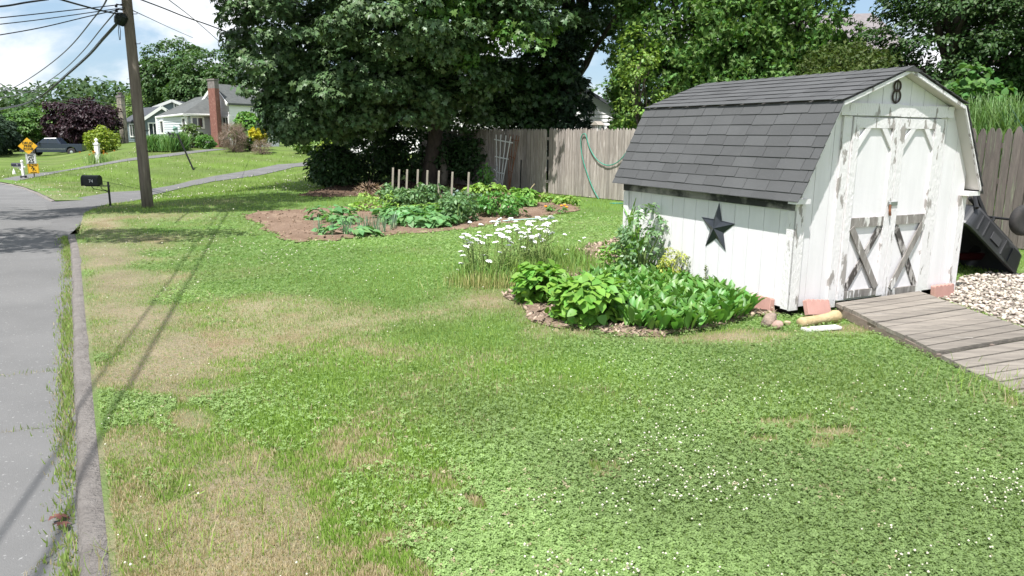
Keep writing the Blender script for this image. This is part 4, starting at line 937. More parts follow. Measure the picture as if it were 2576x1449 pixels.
# clods on the soil, chips on the mulch
def litter(name, poly, n, smin, smax, mat, flat=.6, long=1.1):
    bx = np.array(poly); x = rng.uniform(bx[:, 0].min(), bx[:, 0].max(), n*2); y = rng.uniform(bx[:, 1].min(), bx[:, 1].max(), n*2); ok = inpoly(x, y, poly) & ~inpoly(x, y, SHEDP); x, y = x[ok][:n], y[ok][:n]; m_ = len(x)
    V, F = spread([(a*long, b*.8, c*flat) for a, b, c in [(0, 0, .5), (.5, 0, .1), (.15, .47, .1), (-.4, .3, .1), (-.4, -.3, .1), (.15, -.47, .1), (0, 0, -.35)]], oct_f, frames(nrm(np.array([0, 0, 1.])+.4*rng.normal(size=(m_, 3))), rdir(m_)), np.column_stack([x, y, .014+.05*fbm(x, y, 9, .7)*(name[0] == 's')+rng.uniform(0, .02, m_)]), rng.uniform(smin, smax, m_)*rng.uniform(.4, 1, m_))
    tag(npmesh(name, V, F, mat), kind='stuff')
litter('soil_clods', SOILP, 1500, .02, .09, M('clod', (.25, .175, .125), isl=.25, rough=1, spec=.1))
litter('soil_crumbs', SHADESOIL, 900, .04, .12, M('shaded_clod', (.11, .075, .055), isl=.3, rough=1, spec=.1))  # crumb colour darkened to match the painted shade
litter('mulch_chips', MULCHP, 5200, .03, .09, M('chip', (.36, .275, .21), isl=.45, rough=1, spec=.1), flat=.25, long=2.2)
# ================================================================== flower bed by the shed
LILY = leafmat('lily_leaf', (.125, .275, .055), rough=.42, isl=.3, spec=.45); HYD = leafmat('hydrangea_leaf', (.175, .35, .055), rough=.45, isl=.2); GRS = leafmat('long_grass', (.25, .40, .10), isl=.35, hue=.03)
LP = [tuple(G(*p)[:2]) for p in ((1420, 780), (1480, 720), (1560, 700), (1640, 690), (1740, 715), (1850, 770), (1900, 792), (1860, 812), (1760, 838), (1690, 846), (1600, 838), (1520, 820), (1450, 800))]
b = np.array(LP); n = 7200; x = rng.uniform(b[:, 0].min(), b[:, 0].max(), n); y = rng.uniform(b[:, 1].min(), b[:, 1].max(), n); ok = inpoly(x, y, LP) & ~inpoly(x, y, SHEDP); x, y = x[ok][:2700], y[ok][:2700]; n = len(x)
a = rng.uniform(0, 2*np.pi, n); h = np.column_stack([np.cos(a), np.sin(a), np.zeros(n)]); ln = rng.uniform(.15, .75, n)
tip = nrm(h*ln[:, None]+[0, 0, 1]); nor = nrm(h*-.9+[0, 0, .55]+.2*rng.normal(size=(n, 3))); nor = -nor*np.array([1, 1, -1])
V, F = spread(LANCE[0], LANCE[1], frames(nor, tip), np.column_stack([x, y, rng.uniform(.02, .08, n)]), rng.uniform(.13, .225, n))
tag(npmesh('lily_of_the_valley_leaves', V, F, LILY), kind='stuff')
bush('hydrangea_bush', 'rounded lime green broad leaved bush at the left front of the flower bed', 'bush', G(1362, 762), .25, .25, .40, 620, HYD, .092, BROAD, 'lime green bushes', m=9, clr=.13, upw=.9, randw=.45, droop=.5, z0=0)
bush('hydrangea_bush', 'wider lime green broad leaved bush between the first bush and the lily leaves', 'bush', G(1485, 812), .31, .30, .42, 820, HYD, .092, BROAD, 'lime green bushes', m=9, clr=.14, upw=.9, randw=.45, droop=.5, z0=0)
def grassy(name, label, cat, base, sx_, sy_, nb, ln_, mat=GRS, lean=.8, tpl=NARROW, group=None):
    root = thing(name, base, label, cat, group); P = np.column_stack([rng.normal(0, sx_, nb), rng.normal(0, sy_, nb), np.zeros(nb)])
    blades('foliage', mat, P, ln_, tpl, lean=lean, parent=root, szv=.45); return root
YARF = M('yarrow_white', (.84, .84, .80), rough=.8); YST = M('yarrow_stem', (.20, .27, .08), rough=.7)
hb = MB()
for i in range(16):
    a = i*2.4; r = .034*math.sqrt(i/16); hb.ball((r*math.cos(a), r*math.sin(a), .008-.25*r+R_.uniform(-.004, .004)), .012, (1, 1, .6), 5)
hbo = hb.build('flower_head', YARF, smooth=True)
first = True
def yarrow(label, base, sx_, sy_, heads, ln_):
    global first
    root = grassy('yarrow_clump', label, 'yarrow', base, sx_, sy_, 1500, .20, leafmat('yarrow_leaf', (.23, .35, .09), isl=.4, hue=.03), 1.5, NARROW, 'yarrow clumps')
    stm = MB()
    for px, py in heads:
        D = base[1]+R_.gauss(0, sy_*.8); p = W(px, py, D)-base; p[2] = max(.14, p[2]); f_ = np.array([p[0]*.72+R_.gauss(0, .02), p[1]*.75, 0])
        stm.tube([tuple(f_), tuple((f_+p)/2+[R_.gauss(0, .012), 0, .02]), tuple(p)], .0045, 4)
        for q_ in range(5):
            t_ = .25+.13*q_; c_ = f_+(p-f_)*t_; stm.tube([tuple(c_), tuple(c_+[R_.gauss(0, .05), R_.gauss(0, .04), .045])], .004, 3, False)
        if first: o = hbo; first = False
        else: o = hbo.copy(); link(o)
        o.parent = root; o.location = p; s_ = R_.uniform(.55, 1.1); o.scale = (s_, s_, s_); o.rotation_euler = (R_.gauss(0, .25), R_.gauss(0, .25), R_.uniform(0, 6))
    stm.build('stems', YST, root)
def zs(lst): return [(1350*.8385+x_*.1389, 640*.8385+y_*.1389) for x_, y_ in lst]
yl = zs([(260, 370), (330, 395), (225, 435), (400, 440), (430, 450), (300, 480), (480, 470), (510, 490), (520, 410), (530, 340), (320, 540), (370, 520), (400, 530), (560, 540), (590, 530), (300, 600), (365, 575), (205, 690), (235, 765), (200, 905), (155, 1070), (610, 755), (710, 865), (640, 430), (700, 400), (740, 395), (880, 290), (865, 360), (960, 280), (940, 400), (960, 440), (1000, 430), (1050, 440), (1060, 465), (830, 520), (915, 705), (1060, 575), (1095, 520), (560, 200), (360, 155)])
yr = zs([(1060, 245), (1060, 330), (1190, 215), (1200, 250), (1225, 300), (1120, 255), (830, 210), (850, 180), (890, 110), (770, 150), (1100, 90), (1190, 145), (1420, 180), (1440, 150), (1490, 140), (1530, 145), (1410, 215), (1480, 210), (1330, 260), (1290, 350), (1330, 365), (1430, 290), (1400, 350), (1440, 350), (1560, 250), (1600, 280), (1650, 280), (1590, 70), (1660, 120), (1720, 100), (1700, 190), (1760, 170), (1800, 180), (1680, 220), (1760, 225), (1820, 60), (1900, 140), (1750, 325), (1770, 290), (1830, 370), (1860, 345), (1290, 415), (1280, 470), (1370, 440), (1440, 425), (1490, 420), (1480, 460), (1450, 495), (1600, 400), (1550, 520), (1670, 470), (1680, 500), (1335, 610), (1405, 660)])
yarrow('left white yarrow clump with scattered flat flower heads leaning over the lawn', G(1235, 712), .20, .14, yl, .3)
yarrow('fuller white yarrow clump on the right beside the lime green bush', G(1325, 690), .24, .20, yr, .3)
yarrow('few white yarrow heads standing alone between the clump and the shed plants', G(1420, 670), .16, .14, zs([(2080, 380), (2430, 440), (2350, 500), (2120, 655), (2100, 735), (2060, 775)]), .3)
grassy('weed_clump', 'untidy tall grass and weeds behind the lime green bushes', 'weeds', G(1500, 690), .26, .20, 520, .17, lean=1.8)
grassy('weed_clump', 'dry mixed grass clump below the white yarrow', 'weeds', G(1220, 722), .24, .10, 620, .13, leafmat('dry_long_grass', (.42, .40, .17), isl=.4, hue=.03))
grassy('iris_clump', 'tall broad strap leaves standing in front of the shed wall', 'iris', G(1598, 690), .07, .06, 34, .62, leafmat('iris_blade', (.21, .40, .07), isl=.2), .45, STRAP)
bush('rose_bush', 'tall thin leafy rose shoots with pale leaves at the rear corner of the shed wall', 'bush', G(1612, 708), .30, .17, .92, 900, leafmat('rose_leaf', (.19, .31, .15), rough=.3, spec=.6, isl=.35), .06, OVAL, m=10, clr=.12, lump=.8, upw=.5, stems=12, stemmat=MATS['green_stem'], z0=0)
bush('goldenrod_weed', 'yellowish small leaved shrub against the middle of the shed wall', 'bush', G(1692, 722), .15, .12, .48, 700, leafmat('yellow_leaf', (.42, .46, .09), isl=.3), .035, OVAL, m=14, clr=.07, z0=0)
bush('leafy_weed', 'loose green weed left of the rose shoots', 'weed', G(1548, 690), .22, .2, .40, 420, leafmat('weed_leaf', (.20, .35, .07)), .07, OVAL, m=10, clr=.1, z0=0)
for i, (px, pb, pt) in enumerate(((1772, 742, 668), (1727, 730, 645), (1738, 735, 690), (1710, 722, 630))):
    b = G(px, pb); tpz = W(px, pt, b[1])[2]; root = thing('seed_spike', b, ['thin grey flower spike standing alone below the star', 'tall thin seed spike right of the yellowish shrub', 'shortest seed spike beside the shed wall', 'thin seed spike in the edge of the yellowish shrub'][i], 'weed', 'seed spikes')
    o = MB(); o.tube([(0, 0, 0), (0, 0, tpz)], .004, 4); o.build('stem', YST, root)
    P = np.column_stack([rng.normal(0, .006, 60), rng.normal(0, .006, 60), rng.uniform(.3*tpz, tpz, 60)]); V, F = spread(OVAL[0], OVAL[1], frames(rdir(60), nrm(rdir(60)+[0, 0, .6])), P, .025); npmesh('foliage', V, F, leafmat('spike_leaf', (.24, .27, .16)), root)
# two dead leaves on the road
for i, (px, py) in enumerate(((128, 1302), (152, 1317))):
    g = Gz(px, py, -.035); V, F = spread(MAPLE[0], MAPLE[1], frames(np.array([[.1, .2, 1.]]), np.array([[1., .2-i, .1]])), np.array([[0, 0, .012]]), .085-.02*i)
    o = npmesh('dead_leaf', V, F, M('dead_leaf_red', (.20, .085, .065), (.13, .05, .04), sc=20, rough=.7)); o.location = g; tag(o, ['larger curled reddish dead leaf lying on the road by the kerb', 'smaller reddish dead leaf lying closer to the kerb weeds'][i], 'dead leaf')

# ================================================================== trees
MAP = leafmat('maple_leaf', (.085, .150, .055), rough=.45, isl=.3, spec=.5, trans=.08); MAPY = leafmat('young_maple_leaf', (.105, .21, .045), rough=.42, isl=.25)
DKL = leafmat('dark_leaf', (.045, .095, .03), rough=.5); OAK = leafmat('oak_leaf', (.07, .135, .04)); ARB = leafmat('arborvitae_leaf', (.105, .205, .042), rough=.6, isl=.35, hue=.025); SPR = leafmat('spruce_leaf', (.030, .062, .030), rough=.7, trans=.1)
OLV = leafmat('olive_conifer_leaf', (.065, .10, .016), rough=.6, trans=.2); LIT = leafmat('bright_leaf', (.13, .27, .05)); PUR = leafmat('purple_leaf', (.030, .012, .017), trans=.15, isl=.4, tcol=(1.4, .6, .6)); DOG = leafmat('dogwood_leaf', (.095, .185, .045)); PAL = leafmat('pale_leaf', (.17, .27, .07))
mb_ = [(-2.5, 25.4, 9.6, 5.6, 5.4, 4.2, 300), (-6.2, 22.6, 4.7, 2.1, 2.0, 2.6, 105), (-2.7, 20.9, 5.0, 2.6, 1.8, 1.6, 95), (.2, 21.8, 5.4, 1.4, 1.3, 1.0, 30), (-6.35, 22.3, 2.5, .65, .7, 1.25, 40), (-5.6, 22.6, 2.3, .9, .8, .9, 34), (-4.3, 21.8, 3.0, 1.6, 1.1, 1.0, 46), (-7.0, 23.6, 5.2, 1.3, 1.7, 2.3, 52), (-2.6, 25.5, 5.6, 4.6, 3.0, 2.2, 110), (-9.5, 22.4, 8.2, 1.9, 2.5, .9, 120), (-5.0, 22.6, 2.6, 1.5, 1.1, .9, 40), (-3.2, 22.4, 2.5, 1.6, 1.0, .8, 32), (-1.7, 22.2, 3.2, 1.2, .9, .8, 24), (-4.2, 24.8, 3.2, 2.4, 1., 1.3, 50), (-1.2, 24.4, 3.0, 1.6, .8, 1.0, 40)]
tree('maple_tree', 'huge spreading maple tree whose leafy skirt hangs over the lawn beyond the garden', 'tree', (-2.7, 24.6, 0), 6.5, .27, mb_, MAP, 92, .60, .15, MAPLE, nl=30, flat=.42, upw=.6, droop=.6, randw=.4)
tree('maple_sapling', 'tall slender maple with a pale trunk rising just right of the huge maple trunk', 'tree', (-2.35, 24.9, 0), 5., .13, [(-1.7, 21.6, 4.1, 1.0, .8, .7, 26), (-2.0, 20.3, 5.2, 1.0, .7, .8, 26), (.5, 20.9, 4.3, .7, .5, .5, 14)], MAPY, 30, .5, .16, MAPLE, nl=6, bark=M('pale_bark', (.24, .21, .17), (.15, .13, .1), sc=8, rough=.95, bump=.5), droop=.5)
tree('shade_tree', 'dark tall tree filling the gap between maple and bright conifers above the grey fence', 'tree', (1.9, 27.5, 0), 7., .24, [(2.0, 27., 6.9, 3.0, 2.6, 2.7, 240), (2.0, 22.8, 8.3, 1.9, 2.8, 1.6, 170), (3.4, 24.3, 8.0, 1.9, 2., 1.8, 120), (.3, 25.2, 3.0, 1.5, .8, 1.2, 80), (.9, 24.4, 3.1, .9, .7, 1.2, 60)], DKL, 44, .6, .16, MAPLE, nl=20)
tree('young_spruce', 'small black looking spruce beside the white siding just above the grey fence', 'tree', (1.75, 24.6, 0), 4.2, .07, [(1.75, 24.6, 1.6, .8, .8, .7, 40), (1.75, 24.6, 2.8, .65, .65, .8, 40), (1.7, 24.6, 3.9, .4, .4, .8, 26)], SPR, 26, .3, .22, SPRAY, nl=8, droop=.2)
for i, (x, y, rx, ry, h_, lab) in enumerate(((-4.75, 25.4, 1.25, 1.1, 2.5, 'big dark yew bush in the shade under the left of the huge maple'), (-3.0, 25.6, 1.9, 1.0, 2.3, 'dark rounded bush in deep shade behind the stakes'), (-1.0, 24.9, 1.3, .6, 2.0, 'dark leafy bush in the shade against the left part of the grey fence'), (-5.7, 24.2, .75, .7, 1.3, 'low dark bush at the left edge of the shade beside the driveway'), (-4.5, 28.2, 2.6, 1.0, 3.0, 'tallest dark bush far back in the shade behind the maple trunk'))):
    bush('yew_bush', lab, 'bush', (x, y, 0), rx, ry, h_, 4200, DKL, .14, OVAL, 'dark bushes under the maple', m=22, clr=.35, z0=0)  # the tallest, rear bush is added to fill the gap with dark
# bright conifers behind the fence
cx_ = [(4.55, 22.6, 1.55, 9.2), (6.35, 22.0, 1.6, 9.8), (7.65, 21.6, 1.6, 9.6)]
for i, (x, y, r, h_) in enumerate(cx_):
    bl_ = [(x, y, h_*.5, r, r*.9, h_*.52, 340), (x, y, h_*.25, r*1.05, r, h_*.26, 170)]
    tree('arborvitae', ['bright green arborvitae nearest the white house siding, left of three', 'bright green arborvitae in the middle behind the shed roof', 'bright green arborvitae next to the patch of sky, right of three'][i], 'conifer', (x, y, 0), h_*.8, .12, bl_, ARB, 74, .42, .165, SPRAY, 'arborvitae behind the shed', nl=10, tipup=True, upw=.2, randw=.7, flat=1.)
tree('slim_vine_tree', 'thin yellow green leafy sapling at the left edge of the bright conifers', 'tree', (3.55, 20.9, 0), 3.6, .04, [(3.5, 20.8, 2.6, .55, .5, 1.3, 44), (3.4, 20.8, 3.9, .5, .5, .8, 30)], leafmat('vine_leaf', (.19, .30, .06)), 16, .3, .11, OVAL, nl=12)
bush('golden_conifer', 'olive brown feathery conifer bush showing behind the shed ridge', 'conifer', (7.1, 16.4, 0), 1.35, 1.1, 3.75, 15000, OLV, .095, SPRAY, m=44, clr=.36, z0=.1, tipup=True, upw=.2, randw=.7)
tree('broadleaf_tree', 'large dark leafy tree at the upper right behind the shed peak', 'tree', (11.4, 20.4, 0), 6.5, .25, [(11.95, 20., 4.4, 2.6, 2.0, 2.7, 400), (13.6, 19.5, 5.2, 2.6, 2.0, 3.2, 330), (11.9, 20.5, 8.3, 3.5, 3.0, 2.2, 240), (12.6, 21.5, 3.4, 3.2, 1.0, 1.8, 160)], leafmat('shade_oak_leaf', (.055, .11, .032)), 90, .6, .115, OVAL, nl=22, flat=.35, upw=.8)
tree('redbud_tree', 'dark leafy tree with reddish tips cut by the right edge of the picture', 'tree', (13.4, 16.6, 0), 5.2, .16, [(12.4, 15.9, 5.2, 1.5, 1.3, 1.7, 130), (13.2, 16.4, 7.3, 2.4, 2.2, 1.4, 130)], leafmat('bronze_leaf', (.10, .075, .03)), 36, .5, .15, OVAL, nl=14)
bush('viburnum_bush', 'mid green broad shrub low behind the right slope of the shed roof', 'bush', (9.7, 16.6, 0), 1.1, .9, 3.15, 2600, leafmat('viburnum_leaf', (.085, .19, .045)), .15, BROAD, m=16, clr=.34, z0=0)
bush('forsythia_bush', 'light green shrub above the tall ornamental grass at the right edge', 'bush', (11.2, 15.4, 0), 1.2, .8, 2.95, 2400, LIT, .14, OVAL, m=16, clr=.3, z0=0)
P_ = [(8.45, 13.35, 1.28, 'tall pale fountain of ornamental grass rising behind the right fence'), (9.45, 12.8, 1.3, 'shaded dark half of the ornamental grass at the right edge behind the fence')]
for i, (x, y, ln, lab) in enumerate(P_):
    grassy('ornamental_grass', lab, 'ornamental grass', (x, y, .55), .34, .3, 4200, ln, leafmat('reed_leaf', (.145, .25, .075), isl=.3) if i == 0 else leafmat('shaded_reed_leaf', (.05, .11, .075), isl=.3), 1.15, HAIR, 'ornamental grasses behind the right fence')  # second clump's leaf colour carries the shade of the right half
bush('daylily_clump', 'yellow green arching leaf clump between shrub and ornamental grass', 'plant', (8.55, 14.9, 1.8),   .45, .35, .5, 420, leafmat('yellow_blade', (.20, .27, .05)), .2, STRAP, m=20, clr=.15, z0=0)
# trees across the road on the left whose branches shade the road
for i, (base, bl_, lab) in enumerate((((-14.8, 8.2, 0), [(-11.6, 8.7, 6.7, 2.6, 1.5, 1.1, 70), (-8.4, 9.8, 6.0, 2.0, .5, .35, 46), (-14.5, 8.2, 8.2, 3., 3., 2.2, 80)], 'roadside tree nearest the viewer across the road on the left'), ((-17.2, 13.4, -.4), [(-13.2, 13.6, 6.8, 3.0, 1.5, 1.1, 80), (-9.2, 14.6, 6.3, 2.3, 1.0, .5, 130), (-11.2, 15.4, 6.6, 2.0, 1.0, .5, 90), (-8.8, 16.7, 7.4, 2.6, 1.3, .7, 130), (-17, 13.4, 8.2, 3., 3., 2.2, 80)], 'second roadside tree across the road, opposite the utility pole'))):
    tree('roadside_tree', lab, 'tree', base, 6., .22, bl_, OAK, 34, .55, .17, OVAL, 'roadside trees across the road', nl=16)
# ---- far trees on the left
def D_(px, D): return (px-1288)/FPX*D*1.01
def ftree(name, label, px, D, ztop_, r, leaf, cat='tree', low=.25, size=.3, tpl=OVAL, nc=90, m=34, group=None, lump=.5, **kw):
    x = D_(px, D); zb = float(T(x, D)); h_ = ztop_-zb
    bl_ = [(x, D, zb+h_*(.5+low/2), r, r*.8, h_*(.5-low/2), nc), (x-r*.4, D, zb+h_*.45, r*.7, r*.6, h_*.3, nc//2), (x+r*.4, D-r*.2, zb+h_*.55, r*.7, r*.6, h_*.3, nc//2)]
    return tree(name, label, cat, (x, D, zb), h_*.75, .03*h_, bl_, leaf, m, r*.24, size, tpl, group, nl=14, **kw)
def zat(py, D, px): return float(W(px, py, D)[2])
ftree('large_oak', 'tall dark oak tree rising behind the two houses', 478, 100, zat(92, 100, 478), 4.4, OAK, nc=200, m=44, low=.15, size=.42)
ftree('large_oak', 'second dark oak crown to the right of the tall oak, behind the brick chimney', 556, 96, zat(130, 96, 556), 4.6, OAK, nc=180, m=44, low=.15, size=.42)
ftree('pale_tree', 'small pale green tree just left of the tall oak above the roofs', 382, 112, zat(234, 112, 382), 3.4, PAL, size=.4)
ftree('plum_tree', 'dark purple leaved plum tree in front of the stone chimney', 238, 76, zat(248, 76, 235), 3.2, PUR, nc=150, m=46, size=.30, low=.14, lump=.7)
ftree('dogwood_tree', 'layered green dogwood tree left of the purple plum', 100, 86, zat(272, 86, 104), 3.5, DOG, nc=110, size=.36, low=.1, flat=.2, upw=1.2)
ftree('hedgerow_tree', 'bushy green tree between dogwood and purple plum', 168, 94, zat(266, 94, 168), 3.4, LIT, nc=90, size=.4, low=.05)
for i, (px, D, py) in enumerate(((-6, 70, 292), (26, 74, 300), (-30, 66, 285))):
    ftree('dark_spruce', ['dark spruce at the very left edge of the picture', 'dark spruce just left of the dogwood', 'dark spruce mostly cut by the left edge of the picture'][i], px, D, zat(py, D, px), 2.0, SPR, 'conifer', .0, .45, SPRAY, 80, 36, 'dark spruces at the left edge')
for i, (px, D, py) in enumerate(((44, 120, 284), (66, 124, 290), (12, 118, 280))):
    ftree('pointed_spruce', ['pointed distant spruce left of the dogwood top', 'smaller pointed distant spruce touching the dogwood', 'distant spruce tip at the left edge under the cables'][i], px, D, zat(py, D, px), 1.6, leafmat('far_spruce_leaf', (.05, .10, .055), trans=.1), 'conifer', .0, .6, SPRAY, 60, 24, 'distant pointed spruces')
# far woods closing the horizon
n = 900; a = rng.uniform(-95, 75, n); cen = np.column_stack([a, rng.uniform(118, 150, n), rng.uniform(.5, 8.5, n)*(.75+.5*vnoise(a, a*0, 3, 9.))]); out = nrm(np.column_stack([rng.normal(0, .5, n), -np.ones(n), rng.uniform(0, 1, n)]))
V, F = leafcloud(cen, out, 40, 3.0, .95, OVAL); tag(npmesh('distant_woods', V, F, leafmat('woods_leaf', (.060, .105, .04), spec=.1)), kind='stuff')
# shrubs round the far houses
BOX = leafmat('boxwood_leaf', (.10, .22, .04)); YEL = leafmat('gold_thread_leaf', (.50, .44, .035)); TWG = leafmat('dry_twig', (.26, .19, .145), trans=.05); RHO = leafmat('rhododendron_leaf', (.10, .155, .045), rough=.35); GOLD = leafmat('golden_bush_leaf', (.22, .29, .03)); LAU = leafmat('laurel_leaf', (.24, .36, .12))
def fb(name, label, px0, px1, ytop, ybase, leaf, size, tpl=OVAL, n=1500, D=None, m=18, group=None, cat='bush', z0=0, **kw):
    px = (px0+px1)/2; g = G(px, ybase) if D is None else np.array([D_(px, D), D, float(T(D_(px, D), D))]); D = g[1]; h_ = zat(ytop, D, px)-g[2]; r = (px1-px0)/2/FPX*D
    return bush(name, label, cat, g, r*.92, r*.8, max(.2, h_), n, leaf, size, tpl, group, m=m, clr=min(r, h_)*.3, z0=z0, **kw)
fb('golden_bush', 'round golden green bush by the white lawn post', 216, 302, 318, 385, GOLD, .17, n=2600)
fb('twiggy_bush', 'dead brown twiggy bush beside the tall green shrub', 556, 622, 308, 382, TWG, .26, NARROW, 4200, m=30, upw=.2, randw=1.)
fb('green_shrub', 'tall bright green shrub in front of the white house corner', 588, 672, 280, 378, LIT, .20, BROAD, 2400)
fb('gold_cypress', 'golden yellow cypress shrub with a bare brown skirt', 646, 690, 320, 362, YEL, .20, SPRAY, 1700, D=46, z0=.42, tipup=True)
fb('bare_shrub_base', 'brown bare lower branches of the yellow cypress', 648, 700, 350, 380, TWG, .2, NARROW, 1500, D=45.4, m=26, randw=1.)
fb('laurel_shrub', 'pale green laurel shrubs under the maple edge beyond the driveway', 748, 800, 334, 380, LAU, .26, OVAL, 1300, D=46)
fb('laurel_shrub', 'second pale green laurel shrub right of the first, closer to the maple skirt', 790, 842, 345, 381, LAU, .26, OVAL, 1200, D=46)
fb('mound_shrub', 'low rounded yellow green shrub at the end of the driveway', 808, 856, 353, 386, GOLD, .14, OVAL, 1500, D=43)
fb('boxwood_hedge', 'trimmed green boxwood in front of the brick chimney', 512, 562, 339, 374, BOX, .13, OVAL, 1800, D=50)
fb('rhododendron', 'loose rhododendron in front of the grey wing window', 472, 532, 311, 374, RHO, .22, OVAL, 900, D=51.5, m=12)
for i, (a, b, c, lab) in enumerate(((372, 420, 350, 'fine green grass mound in front of the grey wing, left one'), (408, 450, 353, 'fine green grass mound in front of the grey wing, middle one'), (432, 466, 346, 'darker fine grass mound near the grey wing corner'))):
    g = G((a+b)/2, 379); h_ = zat(c, g[1], a)-g[2]; grassy('grass_mound', lab, 'ornamental grass', g, (b-a)/2/FPX*g[1]*.36, .45, 2600, h_*1.0, leafmat('mound_blade', (.12, .24, .06)), 1.5, [(6, 0, 0)] and ([(x_*4, y_, z_) for x_, y_, z_ in HAIR[0]], HAIR[1]), 'grass mounds by the grey wing')
for i, (a, b, c, e, lab) in enumerate(((62, 100, 350, 374, 'low clipped olive bush left of the pickup truck hood'), (108, 132, 345, 368, 'low olive bush behind the pickup truck hood'))):
    fb('clipped_bush', lab, a, b, c, e, leafmat('olive_bush_leaf', (.10, .13, .035)), .22, OVAL, 700, D=84, group='clipped bushes behind the pickup')
for i, (a, b, c) in enumerate(((40, 96, 318), (90, 140, 322), (-20, 50, 330), (136, 200, 318))):
    fb('dark_hedge', ['dark hedge section behind the yellow sign', 'dark hedge section behind the pickup cab', 'dark hedge section at the left edge of the picture', 'dark hedge section behind the pickup bed'][i], a, b, c, 366, DKL, .3, OVAL, 1200, D=98, group='dark hedge behind the pickup')

# ================================================================== houses
GLASS = M('dark_glass', (.03, .04, .045), rough=.08, spec=.8); TRIM = M('white_trim', (.80, .79, .77), rough=.6)
ROOFA = M('grey_roof', (.085, .09, .088), (.12, .125, .12), sc=3, st=(1, 1, 3), rough=.95, bump=.4, bsc=30); ROOFB = M('dark_roof', (.06, .065, .075), (.085, .09, .10), sc=3, rough=.95)
LAPW = M('pale_grey_siding', (.60, .62, .66), rough=.6); LAPG = M('grey_and_shaded_siding', (.40, .42, .44), rough=.6); LAPX = M('white_siding', (.82, .81, .80), rough=.6); LAPT = M('teal_grey_siding', (.16, .20, .215), rough=.6)
BRICK = M('red_brick', (.25, .115, .09), (.19, .085, .07), sc=10, rough=.95, c3=(.36, .20, .16), sc3=7); BRTOP = M('sooty_brick', (.24, .21, .20), (.15, .13, .125), sc=6, rough=.95); STN = M('tan_stone_block', (.34, .30, .23), (.20, .18, .15), sc=2.2, lo=.47, hi=.53, rough=.95, bump=.6, bsc=5)
def q2(px, D): p = W(px, 335, D); return np.array([p[0], p[1]])
def wallhit(a, b, px, py):
    d = ray(px, py); e = b-a; n = np.array([-e[1], e[0]]); t_ = (n@a)/(n@d[:2]); p = CAM+d*t_; return float(((p[:2]-a)@e)/(e@e)), float(p[2])
def wall(name, a, b, zb, prof, mat, root, ex=.19):
    """lapped siding on the vertical plane a-b; prof = [(t, z)] top outline"""
    a = np.array(a, float); b = np.array(b, float); e = b-a; L_ = np.linalg.norm(e); e /= L_; n = np.array([e[1], -e[0]]); n = n if n@(-a) > 0 else -n; o0 = np.array(root.location)
    mb = MB(); ts = [p[0] for p in prof]; zs_ = [p[1] for p in prof]; zt = max(zs_); tt = np.linspace(min(ts), max(ts), 400); pz = np.interp(tt, ts, zs_)
    z = zb
    def rng_(z): m = tt[pz >= z-1e-6]; return (m.min(), m.max()) if len(m) else None
    while z < zt-.01:
        z1 = min(z+ex, zt); r0 = rng_(z); r1 = rng_(z1) or ((r0[0]+r0[1])/2,)*2
        P = lambda t_, zz, of: (*(a+e*L_*t_+n*of-o0[:2]), zz-o0[2])
        mb.add([P(r0[0], z, .035), P(r0[1], z, .035), P(r1[1], z1, .006), P(r1[0], z1, .006), P(r0[0], z, 0), P(r0[1], z, 0)], [(0, 1, 2, 3), (4, 5, 1, 0)]); z = z1
    mb.add([P(ts[0], zb, -.005), P(ts[-1], zb, -.005)]+[P(t_, z_, -.005) for t_, z_ in prof[::-1]], [tuple(range(2+len(prof)))])
    return mb.build(name, mat, root)
def window(a, b, px0, px1, py0, py1, root, mull=1, par=None):
    a = np.array(a, float); b = np.array(b, float); e = b-a; L_ = np.linalg.norm(e); e /= L_; n = np.array([e[1], -e[0]]); n = n if n@(-a) > 0 else -n; o0 = np.array(root.location)
    t0 = wallhit(a, b, px0, py0)[0]*L_; t1 = wallhit(a, b, px1, py0)[0]*L_; zt = wallhit(a, b, (px0+px1)/2, py0)[1]; zb = wallhit(a, b, (px0+px1)/2, py1)[1]; t0, t1 = min(t0, t1), max(t0, t1)
    P = lambda t_, zz, of: (*(a+e*t_+n*of-o0[:2]), zz-o0[2]); fw = .12; mb = MB(); U = (n[0], n[1], 0)
    for s_, f_ in (((t0, zt), (t1, zt)), ((t0, zb), (t1, zb))): mb.beam(P(s_[0]-fw/2, s_[1], .06), P(f_[0]+fw/2, f_[1], .06), fw, .09, up=U)
    for t_ in [t0, t1]: mb.beam(P(t_, zb+fw/2, .06), P(t_, zt-fw/2, .06), fw, .09, up=U)
    for k in range(1, mull+1): t_ = t0+(t1-t0)*k/(mull+1); mb.beam(P(t_, zb+fw/2, .055), P(t_, zt-fw/2, .055), .06, .05, up=U)
    w_ = mb.build('window', TRIM, root)
    g = MB(); g.add([P(t0, zb, .042), P(t1, zb, .042), P(t1, zt, .042), P(t0, zt, .042)], [(0, 1, 2, 3)]); g.build('pane', GLASS, w_); return w_
def roofp(name, planes, mat, root, th=.14):
    o0 = np.array(root.location); mb = MB()
    for p in planes: mb.prism([tuple(np.array(q)-o0-[0, 0, th]) for q in p], (0, 0, th))
    return mb.build(name, mat, root)
def at3(p2, z): return np.array([p2[0], p2[1], z])
